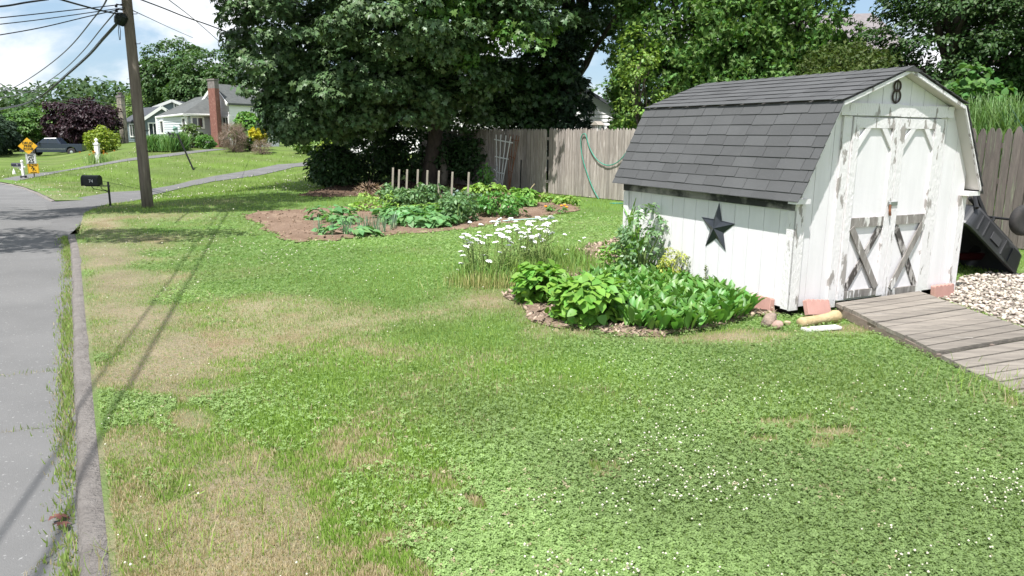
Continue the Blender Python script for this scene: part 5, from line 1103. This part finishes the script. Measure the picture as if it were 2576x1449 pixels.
# --- grey and white house with brick chimney
A_, C_, B_ = q2(398, 66), q2(472, 55), q2(541, 56.4); zb_ = .35; ze = zat(288, 55, 472)
hA = thing('ranch_house', at3(C_, 0), 'pale grey and white house with hipped wing, dark roof and tall red brick chimney', 'house')
wall('wall', A_, C_, zb_, [(0, ze), (1, ze)], LAPW, hA); wall('wall', C_, B_, zb_, [(0, ze), (1, ze)], LAPG, hA)  # lit and shaded faces of the wing painted in two greys
o = MB()
for p in (A_, C_): o.box(p[0]-hA.location[0]-.09, p[0]-hA.location[0]+.09, p[1]-hA.location[1]-.12, p[1]-hA.location[1]+.05, zb_-.3, ze)
o.build('corner_trim', TRIM, hA)
Rr1, Rr2 = W(491, 245, 61), W(529, 239, 58.2); ov = .12; EA, EC, EB = at3(A_+(A_-C_)*.03, ze+.1), at3(C_+np.array([-.02, -.35]), ze+.1), at3(B_+np.array([.1, -.3]), ze+.1)
rA_ = roofp('roof', [(EA, EC, Rr2, Rr1), (EC, EB, Rr2)], ROOFA, hA)
o = MB(); o0 = np.array(hA.location); o.tube([tuple(EA-o0-[0, .05, .1]), tuple(EC-o0-[0, .07, .1]), tuple(EB-o0-[0, .05, .1])], .08, 6); o.build('gutter', TRIM, rA_)
window(A_, C_, 404, 412, 303, 335, hA, 0); window(A_, C_, 460, 469, 296, 330, hA, 0); window(C_, B_, 480, 510, 294, 321, hA, 1)
J_, K_, M_ = q2(510, 58.5), q2(580, 55.8), q2(700, 60.5); zk = zat(258, 55.8, 580); za = zat(214, 57, 549)
wall('gable_wall', J_, K_, zb_, [(0, zk), (.55, za), (1, zk)], LAPX, hA); wall('wall', K_, M_, zb_, [(0, zk), (1, zk)], LAPX, hA)
ap = at3(J_*.45+K_*.55, za+.12); dr_ = at3(M_-K_, 0); k1 = at3(K_, zk)+[.1, -.3, -.02]
roofp('roof', [(k1, k1+dr_, ap+dr_, ap), (ap, ap+dr_, at3(J_, zk)+dr_+[0, .4, 0], at3(J_, zk)+[-.1, .4, 0])], ROOFA, hA)
o = MB()
for p, q in ((ap, k1), (ap, at3(J_, zk))): o.beam(tuple(np.array(p)-o0+[-.05, -.12, -.12]), tuple(np.array(q)-o0+[-.05, -.12, -.12]), .06, .2)
o.build('rake_trim', TRIM, hA)
window(J_, K_, 561, 577, 294, 330, hA, 1); window(K_, M_, 588, 606, 293, 331, hA, 1)
c0 = q2(531, 55.4); c1 = q2(548, 54.9); c2 = q2(559, 55.7); ctop = zat(202, 55.3, 545); cm_ = zat(222, 55.3, 545); c3_ = c0+c2-c1
ch = MB(); ch.prism([tuple(at3(p, 0)-o0) for p in (c0, c1, c2, c3_)], (0, 0, cm_)); ch = ch.build('chimney', BRICK, hA)
o = MB(); o.prism([tuple(at3(p, cm_+.002)-o0) for p in (c0, c1, c2, c3_)], (0, 0, ctop-cm_)); cc_ = (c0+c2)/2; o.prism([tuple(at3(cc_+(p-cc_)*1.12, ctop+.003)-o0) for p in (c0, c1, c2, c3_)], (0, 0, .1)); o.build('chimney_top', BRTOP, ch)
# --- teal grey house behind
A2, C2, B2 = q2(316, 84), q2(360, 79), q2(470, 81); ze2 = zat(304, 79, 360); zp2 = zat(270, 80, 414)
hB = thing('teal_house', at3(C2, 0), 'teal grey sided house with white trimmed gables and a tall stone chimney', 'house'); o0 = np.array(hB.location)
wall('wall', A2, C2, zb_, [(0, ze2), (1, ze2)], LAPT, hB); wall('gable_wall', C2, B2, zb_, [(0, ze2), (.5, zp2), (1, ze2)], LAPT, hB)
ap = at3((C2+B2)/2, zp2+.12); k1 = at3(C2, ze2+.02)+[-.05, -.3, 0]; dl_ = at3(A2-C2, 0)*1.05
roofp('roof', [(k1, ap+[0, -.3, 0], ap+dl_, k1+dl_), (ap+[0, -.3, 0], at3(B2, ze2)+[.2, -.3, 0], at3(B2, ze2)+dl_, ap+dl_)], ROOFB, hB)
o = MB()
for q in (k1, at3(B2, ze2)): o.beam(tuple(ap-o0+[0, -.34, -.1]), tuple(np.array(q)-o0+[0, -.05, -.1]), .07, .28)
o.build('rake_trim', TRIM, hB)
o = MB(); o.box(-.1, .1, -.12, .05, zb_-.2, ze2); o.build('corner_trim', TRIM, hB)
window(A2, C2, 327, 339, 312, 343, hB, 1); window(C2, B2, 373, 396, 309, 341, hB, 1)
A3, B3 = q2(400, 86), q2(484, 88); z3 = zat(268, 86, 404); z3p = zat(252, 86, 441)
wall('rear_gable', A3, B3, zb_, [(0, z3), (.5, z3p), (1, z3)], LAPT, hB); ap = at3((A3+B3)/2, z3p+.1)
roofp('roof', [(at3(A3, z3)+[-.3, -.3, -.05], ap+[0, -.3, 0], ap+[-1.5, 7, 0], at3(A3, z3)+[-1.8, 7, 0]), (ap+[0, -.3, 0], at3(B3, z3)+[.3, -.3, -.05], at3(B3, z3)+[-1.2, 7, 0], ap+[-1.5, 7, 0])], ROOFB, hB)
o = MB()
for q in (at3(A3, z3)+[-.3, 0, -.05], at3(B3, z3)+[.3, 0, -.05]): o.beam(tuple(ap-o0+[0, -.34, -.1]), tuple(np.array(q)-o0+[0, -.34, -.1]), .07, .3)
o.build('rake_trim', TRIM, hB); window(A3, B3, 437, 444, 260, 270, hB, 0)
c0, c1, c2 = q2(301, 79.4), q2(313, 78), q2(322, 79); c3_ = c0+c2-c1; ctop = zat(244, 78, 311)
ch = MB(); ch.prism([tuple(at3(p, -.2)-o0) for p in (c0, c1, c2, c3_)], (0, 0, ctop+.2)); ch = ch.build('chimney', STN, hB); cc_ = (c0+c2)/2
o = MB(); o.prism([tuple(at3(cc_+(p-cc_)*1.15, ctop)-o0) for p in (c0, c1, c2, c3_)], (0, 0, .22)); o.lathe([(.2, ctop+.22), (.22, ctop+.45), (.3, ctop+.46), (.3, ctop+.52)], 10, tuple(at3(cc_, 0)-o0)); o.build('chimney_cap', BRTOP, ch)
# --- white sided house beyond the fence, seen through the maple
hC = thing('white_house', at3(q2(1240, 38), 0), 'white sided house glimpsed through the maple and above the fence', 'house'); o0 = np.array(hC.location)
a, b = q2(880, 42), q2(1330, 39); z1 = zat(238, 40, 1100); wall('wall', a, b, .2, [(0, z1), (1, z1)], LAPX, hC, .22)
roofp('roof', [(at3(a, z1)+[-.4, -.5, 0], at3(b, z1)+[.4, -.5, 0], at3(b, z1+2.2)+[.4, 4, 0], at3(a, z1+2.2)+[-.4, 4, 0])], ROOFB, hC)
for p0, p1 in ((1010, 1040), (1190, 1215)): window(a, b, p0, p1, 275, 315, hC, 1)
hD = thing('white_garage', at3(q2(1500, 33), 0), 'white sided garage gable showing above the grey fence left of the bright conifers', 'garage'); o0 = np.array(hD.location)
a, b = q2(1300, 34), q2(1576, 33); z1 = zat(290, 33, 1576); z2 = zat(206, 33, 1437); wall('gable_wall', a, b, .0, [(0, z1), (.5, z2), (1, z1)], LAPX, hD, .16); ap = at3((a+b)/2, z2+.1)
roofp('roof', [(at3(b, z1)+[.25, -.3, -.05], ap+[0, -.3, 0], ap+[.3, 6, 0], at3(b, z1)+[.5, 6, -.05]), (ap+[0, -.3, 0], at3(a, z1)+[-.3, -.3, -.05], at3(a, z1)+[0, 6, 0], ap+[.3, 6, 0])], ROOFB, hD)
o = MB(); o.box(b[0]-o0[0]-.06, b[0]-o0[0]+.06, b[1]-o0[1]-.08, b[1]-o0[1]+.05, 0, z1); o.build('corner_trim', TRIM, hD)
hE = thing('hidden_house', at3(q2(2130, 36), 0), 'house with grey shingled roof just showing between conifers and the dark tree', 'house'); o0 = np.array(hE.location)
a, b = q2(2010, 36), q2(2250, 35); z1 = zat(130, 36, 2130); z2 = zat(40, 40, 2110); wall('wall', a, b, .0, [(0, z1), (1, z1)], LAPG, hE, .2)
roofp('roof', [(at3(a, z1)+[-.3, -.4, 0], at3(b, z1)+[.3, -.4, 0], at3(b, z2)+[.3, 4, 0], at3(a, z2)+[-.3, 4, 0])], M('pinkish_roof', (.17, .15, .15), (.22, .20, .20), sc=4, rough=.95), hE)

# ================================================================== utility pole and its cables
POLE = M('pole_wood', (.24, .20, .165), (.14, .115, .095), sc=5, st=(3, 3, .25), rough=.95, bump=.8, bsc=22, c3=(.30, .26, .21), sc3=4)
pg = G(372, 521); up_ = thing('utility_pole', pg, 'tall weathered wooden utility pole with step pegs at the lawn edge', 'utility pole'); PD = float(pg[1])
ptop = W(319, 2, PD)-pg; lean_ = ptop/ptop[2]; o = MB()
o.tube([tuple(lean_*z_) for z_ in (-.3, 1, 2.5, 4, 6, 8, 9.2)], [.132, .122, .116, .11, .103, .097, .093], 16); o.build('pole', POLE, up_, smooth=True)
for py, sd in ((35, 1), (110, 1), (185, 1), (44, -1), (328, 1), (379, 1), (262, -1)):
    z_ = float(W(340, py, PD)[2]-pg[2]); c = lean_*z_; o = MB(); o.tube([tuple(c+[sd*.10, -.02, 0]), tuple(c+[sd*.215, -.03, 0]), tuple(c+[sd*.22, -.03, .03])], .008, 5); o.build('step_peg', STEELB, up_)
for py in (14, 26, 42):
    z_ = float(W(330, py, PD)[2]-pg[2]); c = lean_*z_; o = MB(); o.tube([tuple(c+[-.09, -.05, .0]), tuple(c+[-.2, -.08, .02]), tuple(c+[-.22, -.08, -.03])], .014, 6); o.lathe([(.02, -.03), (.035, -.015), (.02, 0), (.035, .015), (.02, .03)], 10, tuple(c+[-.21, -.08, -.02])); o.build('bracket', STEELB, up_)
o = MB(); o.tube([tuple(lean_*z_+[.1*math.cos(z_*1.9)*1.13, .1*math.sin(z_*1.9)*1.13-.01, 0]) for z_ in np.arange(3.6, 4.9, .06)], .008, 5, False); o.build('wrapped_wire', STEELB, up_)
o = MB(); o.lathe([(.02, .02), (.10, .03), (.14, .14), (.13, .24), (.04, .30)], 12); sp = o.build('splice_case', M('black_case', (.012, .018, .014), rough=.4)); p = W(297, 64, PD-.15); sp.location = p; sp.rotation_euler = (0, .5, 0); tag(sp, 'black cable splice case hanging beside the top of the utility pole', 'splice case')
CABLE = M('cable_black', (.03, .03, .034), rough=.7); CABG = M('cable_grey', (.12, .125, .14), rough=.7)
def cable(label, pts, r, mat=CABLE, n=5, group='overhead cables'):
    o = MB(); o.tube(pts, r, n, False); tag(o.build('overhead_cable', mat, smooth=True), label, 'cable', group)
def pxc(pts, D0, D1, k=6):
    out = []; m = len(pts)
    P = [np.array([*p, D0+(D1-D0)*i/(m-1)]) for i, p in enumerate(pts)]; P = [2*P[0]-P[1]]+P+[2*P[-1]-P[-2]]
    for i in range(1, m):
        a, b, c, d = P[i-1:i+3]
        for j in range(k):
            t_ = j/k; q = .5*((2*b)+(-a+c)*t_+(2*a-5*b+4*c-d)*t_**2+(-a+3*b-3*c+d)*t_**3); out.append(tuple(W(*q)))
    return out+[tuple(W(*P[m]))]
S1 = .3703
def c1_(*p): return [(x_*S1, y_*S1) for x_, y_ in p]
cable('upper thin cable running level from the pole to the left edge of the sky', pxc(c1_((-60, 126), (300, 88), (770, 35), (830, 26)), 14.5, PD), .010)
cable('second thin level cable just below the upper one left of the pole', pxc(c1_((-60, 170), (300, 128), (790, 58), (835, 50)), 14.3, PD), .009)
cable('third thin level cable with a small knot left of the pole', pxc(c1_((-60, 246), (270, 188), (600, 110), (800, 66), (840, 60)), 14, PD), .010)
cable('thick cable sloping down from the top edge to the pole', pxc(c1_((330, -30), (500, 20), (680, 68), (815, 96)), 12.5, PD), .017)
cable('dark cable crossing the upper left corner of the sky', pxc(c1_((-60, 48), (60, 36), (180, 15), (330, -6)), 11, 12), .014)
cable('long sagging cable falling from the top edge to the far left treetops', pxc(c1_((735, -30), (700, 40), (630, 130), (500, 290), (370, 410), (200, 532), (60, 606), (-60, 622)), PD-2, 44), .020, CABG)
cable('thin sagging cable parallel below the long sagging one', pxc(c1_((800, 60), (690, 190), (560, 350), (400, 500), (200, 620), (0, 664), (-60, 672)), PD, 46), .017, CABG)
for k, (dx, lab) in enumerate(((0, 'thick bundled cable swooping from the splice case to the far left'), (9, 'lower strand of the swooping bundle from the splice case'), (-11, 'upper strand of the swooping bundle left of the splice case'))):
    cable(lab, pxc(c1_((795+dx, 158), (700+dx, 262), (600+dx, 375), (450+dx, 510), (300+dx*.6, 638), (170, 703+dx*.3), (0, 740+dx*.5), (-60, 746+dx*.5)), PD-.1, 46), (.019, .016, .011)[k], (CABLE, CABG, CABG)[k])
cable('distant thin wire sloping down behind the purple plum tree', pxc(c1_((-60, 586), (300, 632), (600, 680), (900, 720)), 50, 66), .022, CABG)
cable('second distant thin wire below it in the far left sky', pxc(c1_((-60, 598), (200, 632), (450, 692), (560, 712)), 50, 60), .02, CABG)
cable('thin wire running from the pole down to the roofs on the right', pxc(c1_((885, 62), (1000, 115), (1150, 185), (1310, 255)), PD, 40), .012, CABG)
cable('dark twisted service cable running from the top edge into the maple', pxc(c1_((930, -14), (1100, 50), (1250, 110), (1400, 162), (1560, 222)), PD-1, 20), .014)
cable('thin straight wire crossing the twisted cable near the maple edge', pxc(c1_((1130, -15), (1300, 115), (1480, 272)), PD-1, 26), .010, CABG)
o = MB(); q = [W(*p, PD-.12) for p in c1_((806, 165), (804, 210), (812, 270), (818, 270), (818, 210), (812, 165))]; o.tube([tuple(p) for p in q], .008, 5, False); tag(o.build('wire_loop', CABG), 'thin hanging wire loop below the black splice case', 'wire')
for k, (z_, lab) in enumerate(((4.95, 'street cable from the pole back over the near kerb'), (5.35, 'higher street cable over the near kerb'))):
    a = pg+lean_*z_; b = np.array([3.0+.25*k, -20, z_]); cable(lab, [tuple(a+(b-a)*t_-[0, 0, .5*t_*(1-t_)]) for t_ in np.linspace(0, 1, 17)], .012+.005*k)

# ================================================================== signs, mailboxes, posts, truck on the left
YEL_S = M('sign_yellow', (.82, .44, .03), rough=.45); WHT_S = M('sign_white', (.70, .69, .68), rough=.45); BLK_S = M('sign_black', (.02, .02, .02), rough=.6); SPOST = M('sign_post_steel', (.13, .13, .12), rough=.6, metal=.4)
sg = G(87, 448); SD = float(sg[1]); sc_ = SD/FPX; rz_ = math.atan2(-sg[0], sg[1])*.8
sign = thing('road_sign', sg, 'metal sign post carrying a yellow diamond, a speed limit plate and a yellow slow plate', 'road sign', rz=rz_)
o = MB(); o.box(-.03, .03, .012, .05, -.3, 96*sc_); o.build('post', SPOST, sign)
def plate(name, pts, mat, y=-.004): 
    o = MB(); o.prism([(x_, y, z_) for x_, z_ in pts], (0, .008, 0)); return o.build(name, mat, sign)
zc = (448-369)*sc_; hd = 20.5*sc_; k_ = lambda h, w_, z0: [(-w_, z0-h), (w_, z0-h), (w_, z0+h), (-w_, z0+h)]
dx_ = -6*sc_; pl_ = plate('diamond_sign', [(dx_, zc-hd), (dx_+hd, zc), (dx_, zc+hd), (dx_-hd, zc)], YEL_S)
for i, s_ in enumerate(('DRUG', 'FREE', 'ZONE')): lettering(s_, 8*sc_, BLK_S, pl_, (dx_, -.008, zc+(7-7.2*i)*sc_), bold=.004)
def ring_(w_, h, z0, x0, t_=.9):
    o = MB(); w_ *= sc_; h *= sc_; t_ *= sc_*.5
    for a in ((-w_, w_, z0+h-t_, z0+h), (-w_, w_, z0-h, z0-h+t_), (-w_, -w_+t_, z0-h+t_, z0+h-t_), (w_-t_, w_, z0-h+t_, z0+h-t_)): o.box(x0+a[0], x0+a[1], -.0075, -.0045, a[2], a[3])
    return o
z1 = (448-400.5)*sc_; x1 = -2.6*sc_; pw = plate('speed_limit_sign', [(x_+x1, z_) for x_, z_ in k_(12.4*sc_, 11*sc_, z1)], WHT_S); ring_(10.2, 11.6, z1, x1).build('border', BLK_S, pw)
lettering('SPEED', 6*sc_, BLK_S, pw, (x1, -.008, z1+8.4*sc_), bold=.003); lettering('LIMIT', 6*sc_, BLK_S, pw, (x1, -.008, z1+2.9*sc_), bold=.003); lettering('25', 13.5*sc_, BLK_S, pw, (x1, -.008, z1-5.6*sc_), bold=.008)
z2 = (448-424.2)*sc_; x2 = -.2*sc_; py_ = plate('slow_sign', [(x_+x2, z_) for x_, z_ in k_(12*sc_, 11.8*sc_, z2)], YEL_S); ring_(11, 11.2, z2, x2).build('border', BLK_S, py_)
lettering('SLOW', 6.5*sc_, BLK_S, py_, (x2, -.008, z2+7.6*sc_), bold=.004); lettering('CHILDREN', 2.9*sc_, BLK_S, py_, (x2, -.008, z2-9.3*sc_), bold=.001)
o = MB(); u_ = sc_*1.0
def lim(*p):
    for (a, b), (c, d) in zip(p[:-1], p[1:]):
        L_ = math.hypot(c-a, d-b); nx_, nz_ = -(d-b)/L_*.9, (c-a)/L_*.9
        o.prism([(x2+(a-nx_)*u_, -.0085, z2+(b-nz_)*u_), (x2+(c-nx_)*u_, -.0085, z2+(d-nz_)*u_), (x2+(c+nx_)*u_, -.0085, z2+(d+nz_)*u_), (x2+(a+nx_)*u_, -.0085, z2+(b+nz_)*u_)], (0, .003, 0))
lim((-.8, 3.2), (.6, -1.4)); lim((-.6, 2.6), (-3.4, 1.4), (-3.6, -.6)); lim((-.6, 2.6), (2.2, .8), (3.8, 1.6)); lim((.6, -1.2), (-1.4, -3.4), (-.8, -6.4)); lim((.6, -1.2), (2.6, -3.0), (5.4, -4.6))
o.lathe([(1.4*u_, -.0085), (1.4*u_, -.0055)], 12, (x2-1.6*u_, 0, z2+5.0*u_), 'y'); o.build('running_figure', BLK_S, py_)
# near black mailbox
BLKM = M('mailbox_black', (.018, .02, .02), (.03, .033, .03), sc=14, rough=.5, bump=.2)
mg_ = G(278, 519); s_ = float(mg_[1])/FPX; mbx = thing('mailbox', mg_, 'black mailbox on a thin black post with scroll brackets near the utility pole', 'mailbox')
yb = .0; o = MB(); prof_ = [(-.5, 0), (.5, 0)]
bl_, bh_, bd_ = (-58*s_, -20*s_), 25*s_, 24*s_; zb2 = 53*s_
ar = [(-bd_/2, 0), (bd_/2, 0), (bd_/2, bh_*.55)]+[(bd_/2*math.cos(a), bh_*.55+bh_*.45*math.sin(a)) for a in np.linspace(.2, math.pi-.2, 8)]+[(-bd_/2, bh_*.55)]
o.prism([(bl_[0], y_, zb2+z_) for y_, z_ in ar], (bl_[1]-bl_[0], 0, 0)); body = o.build('box', BLKM, mbx)
o = MB(); o.prism([(bl_[0]-.03, y_*1.08, zb2-.012+z_*1.07) for y_, z_ in ar], (.028, 0, 0)); o.build('door', BLKM, body)
lettering('74', .11, M('label_cream', (.75, .75, .72), rough=.6), body, ((bl_[0]+bl_[1])/2+.03, -bd_/2-.004, zb2+bh_*.42), name='numerals')
o = MB(); o.box(-.018, .018, -.018, .018, -.2, 62*s_); o.build('post', BLKM, mbx)
o = MB(); o.box(-58*s_, 4*s_, -.02, .02, 50*s_, 52.5*s_); o.build('arm', BLKM, mbx)
for f_ in (1., .45):
    o = MB(); o.tube([(-42*s_*f_, 0, 50*s_), (-38*s_*f_, 0, 44*s_), (-22*s_*f_, 0, 41*s_), (-8*s_*f_, 0, 39*s_), (0, 0, 34*s_)], .009, 6); o.build('scroll_bracket', BLKM, mbx)
# far mailbox
fg = G(60, 448); s_ = float(fg[1])/FPX; fm = thing('post_mailbox', fg, 'black mailbox on a white wooden post with ball finial beside the far driveway', 'mailbox')
o = MB(); o.box(-2.6*s_, 2.6*s_, -2.6*s_, 2.6*s_, 0, 38*s_); o.build('post', TRIM, fm); o = MB(); o.ball((0, 0, 41.5*s_), 3.4*s_); o.build('finial', TRIM, fm, smooth=True)
o = MB(); o.box(-23*s_, 8*s_, -1.8*s_, 1.8*s_, 26.8*s_, 29.2*s_); o.beam((-10*s_, 0, 27*s_), (-1*s_, 0, 17*s_), 2.*s_, 2.4*s_); o.build('arm', TRIM, fm)
o = MB(); w2 = 4*s_; ar = [(-w2, 0), (w2, 0), (w2, 5*s_)]+[(w2*math.cos(a), 5*s_+3.4*s_*math.sin(a)) for a in np.linspace(.3, math.pi-.3, 6)]+[(-w2, 5*s_)]
o.prism([(-25*s_, y_, 29.4*s_+z_) for y_, z_ in ar], (23*s_, 0, 0)); b_ = o.build('box', M('mailbox_navy', (.03, .03, .045), rough=.4), fm); lettering('6', 5.5*s_, MATS['label_cream'], b_, (-10*s_, -w2-.004, 29.4*s_+4*s_), name='numerals')
o = MB(); o.box(-5.5*s_, 5.8*s_, -5*s_, 4*s_, -.02, 6.5*s_); o.build('base_block', M('dark_base', (.05, .05, .055), (.4, .4, .4), sc=3, lo=.6, hi=.65), fm)
# white lawn post with day lilies
wg = G(248, 411); s_ = float(wg[1])/FPX; lp = thing('lawn_post', wg, 'white square lawn post with pointed finial in front of the round golden bush', 'post')
o = MB(); o.box(-4.6*s_, 4.6*s_, -4.6*s_, 4.6*s_, 0, 46*s_); o.build('post', TRIM, lp); o = MB(); o.box(-6*s_, 6*s_, -6*s_, 6*s_, 46*s_, 48.5*s_); o.lathe([(5*s_, 48.5*s_), (2.6*s_, 53*s_), (2.6*s_, 54*s_), (4.2*s_, 56*s_), (4*s_, 58*s_), (.4*s_, 62*s_)], 10); o.build('finial', TRIM, lp)
dl_ = grassy('daylily_plant', 'orange day lilies growing round the foot of the white lawn post', 'day lilies', wg+[0, .1, 0], .38, .2, 420, .42, LAU, 1.1); OR2 = M('lily_orange', (.85, .33, .03), rough=.6)
for i in range(14):
    o = MB(); p = (R_.gauss(0, .45), R_.gauss(-.1, .2), R_.uniform(.45, .75)); o.lathe([(.012, -.05), (.03, 0), (.075, .03)], 7, p); o.build('flower_head', OR2, dl_)
# leaning lamp post
lg_ = G(487, 428); LD = float(lg_[1]); s_ = LD/FPX; lm = thing('lamp_post', lg_, 'leaning dark lamp post with green lantern and a dog silhouette sign on its bracket', 'lamp post')
t_ = W(447, 338, LD)-lg_; o = MB(); o.tube([tuple(-t_*.05), tuple(t_)], .045, 8); o.build('post', STEELB, lm); ax_ = Vector(t_).normalized(); q = Vector((0, 0, 1)).rotation_difference(ax_).to_matrix().to_4x4(); q.translation = Vector(t_)
LG = M('lantern_green', (.16, .27, .22), rough=.4, metal=.3); o = MB(); o.lathe([(.04, 0), (.07, .05), (.07, .06), (.13, .28), (.13, .30), (.15, .31), (.08, .40), (.03, .43), (.02, .47)], 6); o.xf(q); o.build('lantern', LG, lm)
o = MB(); o.lathe([(.078, .07), (.125, .27)], 6); o.xf(q); o.build('lantern_glass', M('lantern_glass', (.45, .55, .52), rough=.15, spec=.6), lm)
p = t_*.92; o = MB(); o.tube([tuple(p), tuple(p+[-.48, 0, .02])], .016, 6); ar_ = o.build('bracket', STEELB, lm)
o = MB(); o.prism([tuple(p+np.array([x_-.47, -.01, z_+.03])) for x_, z_ in ((0, .0), (.02, .0), (.04, .10), (.17, .11), (.20, .0), (.225, .0), (.22, .13), (.27, .19), (.26, .22), (.24, .2), (.20, .17), (.05, .18), (-.01, .2), (-.06, .28), (-.07, .2), (-.13, .18), (-.12, .155), (-.05, .14), (-.01, .08))][::-1], (0, .02, 0)); o.build('dog_silhouette', STEELB, ar_)
# white rails by the truck
rw = thing('white_rail', G(188, 379), 'low white rail with two thin posts in front of the pickup truck bed', 'rail'); o0 = np.array(rw.location); RD_ = float(o0[1])
for px in (173, 204): o = MB(); o.tube([tuple(W(px, 380, RD_)-o0), tuple(W(px-1, 360, RD_)-o0)], .03, 6); o.build('post', TRIM, rw)
for y0_ in (362, 367): o = MB(); o.tube([tuple(W(160, y0_, RD_)-o0), tuple(W(173, y0_+(.5 if y0_ < 365 else 3), RD_)-o0), tuple(W(204, y0_-1+(0 if y0_ < 365 else 2), RD_)-o0), tuple(W(234, y0_-3, RD_)-o0)], .03, 6); o.build('rail', TRIM, rw)
g = G(36, 438); o = MB(); o.lathe([(.09, 0), (.07, .12), (.01, .3)], 8); o = o.build('lawn_marker', TRIM); o.location = g; tag(o, 'tiny white cone shaped marker in the lawn left of the far mailbox', 'marker')
# pickup truck
NAVY = M('navy_paint', (.025, .035, .055), rough=.22, spec=.6); TG = M('tinted_glass', (.03, .035, .04), rough=.05, spec=.8); CHR = M('chrome', (.7, .7, .72), rough=.2, metal=.9)
TD = 70.; tp_ = np.array([D_(165, TD), TD, float(T(D_(165, TD), TD))-.02]); tk = thing('pickup_truck', tp_, 'dark navy crew cab pickup truck parked on the far lawn edge behind the yellow sign', 'pickup truck', rz=.20); tk.scale = (.88, .88, .88)
o = MB(); hw = .98
o.prism([(x_, -hw, z_) for x_, z_ in ((-2.9, .45), (-2.45, .42), (-2.40, .72), (-2.2, .95), (-1.85, .98), (-1.55, .9), (-1.40, .6), (-1.38, .40), (1.42, .40), (1.44, .6), (1.58, .9), (1.85, .98), (2.2, .9), (2.36, .6), (2.40, .48), (2.95, .52), (2.97, 1.22), (1.0, 1.24), (.98, 1.26), (-1.25, 1.22), (-1.5, 1.20), (-2.75, 1.08), (-2.92, .9))], (0, 2*hw, 0)); bd = o.build('body', NAVY, tk, bevel=.04)
o = MB(); vs = []
for x_, w_, z_ in ((-1.32, hw-.03, 1.22), (-.62, hw-.2, 1.84), (.55, hw-.2, 1.86), (.98, hw-.03, 1.25)): vs += [(x_, -w_, z_), (x_, w_, z_)]
o.add(vs, [(0, 2, 4, 6), (7, 5, 3, 1), (0, 1, 3, 2), (2, 3, 5, 4), (4, 5, 7, 6), (6, 7, 1, 0)]); cb_ = o.build('cab', NAVY, tk, bevel=.05)
def sidew(x0, x1, x2, x3):
    for s_ in (-1, 1):
        f = lambda x_, t_: (x_, s_*((hw-.03)+(-.17)*t_+.012), 1.24+.6*t_); o = MB(); o.add([f(x0, .08), f(x1, .08), f(x2, .86), f(x3, .86)], [(0, 1, 2, 3) if s_ < 0 else (3, 2, 1, 0)]); o.build('side_window', TG, cb_)
sidew(-1.12, -.32, -.32, -.60); sidew(-.22, .72, .50, -.22)
o = MB(); o.add([(-1.29, -.82, 1.27), (-1.29, .82, 1.27), (-.69, .70, 1.80), (-.69, -.70, 1.80)], [(3, 2, 1, 0)]); o.v = [(a-.03, b, c+.02) for a, b, c in o.v]; o.build('windshield', TG, cb_)
for x_ in (-1.9, 1.9):
    for s_ in (-1, 1):
        o = MB(); o.lathe([(.22, -.13), (.36, -.14), (.40, -.10), (.40, .10), (.36, .14), (.22, .13)], 20, (x_, s_*.86, .42), 'y'); w_ = o.build('wheel', TYRE, tk, smooth=True); o = MB(); o.lathe([(.05, -.15), (.20, -.12), (.23, -.10), (.23, .10), (.20, .12), (.05, .15)], 14, (x_, s_*.86, .42), 'y'); o.build('rim', RIM, w_, smooth=True)
for s_ in (-1, 1):
    o = MB(); o.box(-2.86, -2.6, s_*.62-.18, s_*.62+.18, .92, 1.04); o.build('headlight', CHR, tk); o = MB(); o.box(-1.12, -.98, s_*1.02-.1, s_*1.02+.1, 1.24, 1.42); o.build('side_mirror', NAVY, tk, bevel=.02)
o = MB(); o.box(-2.96, -2.86, -.9, .9, .48, .66); o.build('bumper', CHR, tk); o = MB(); o.box(-1.3, 1.38, -hw-.012, -hw-.002, .72, .75); o.build('trim_strip', CHR, bd)
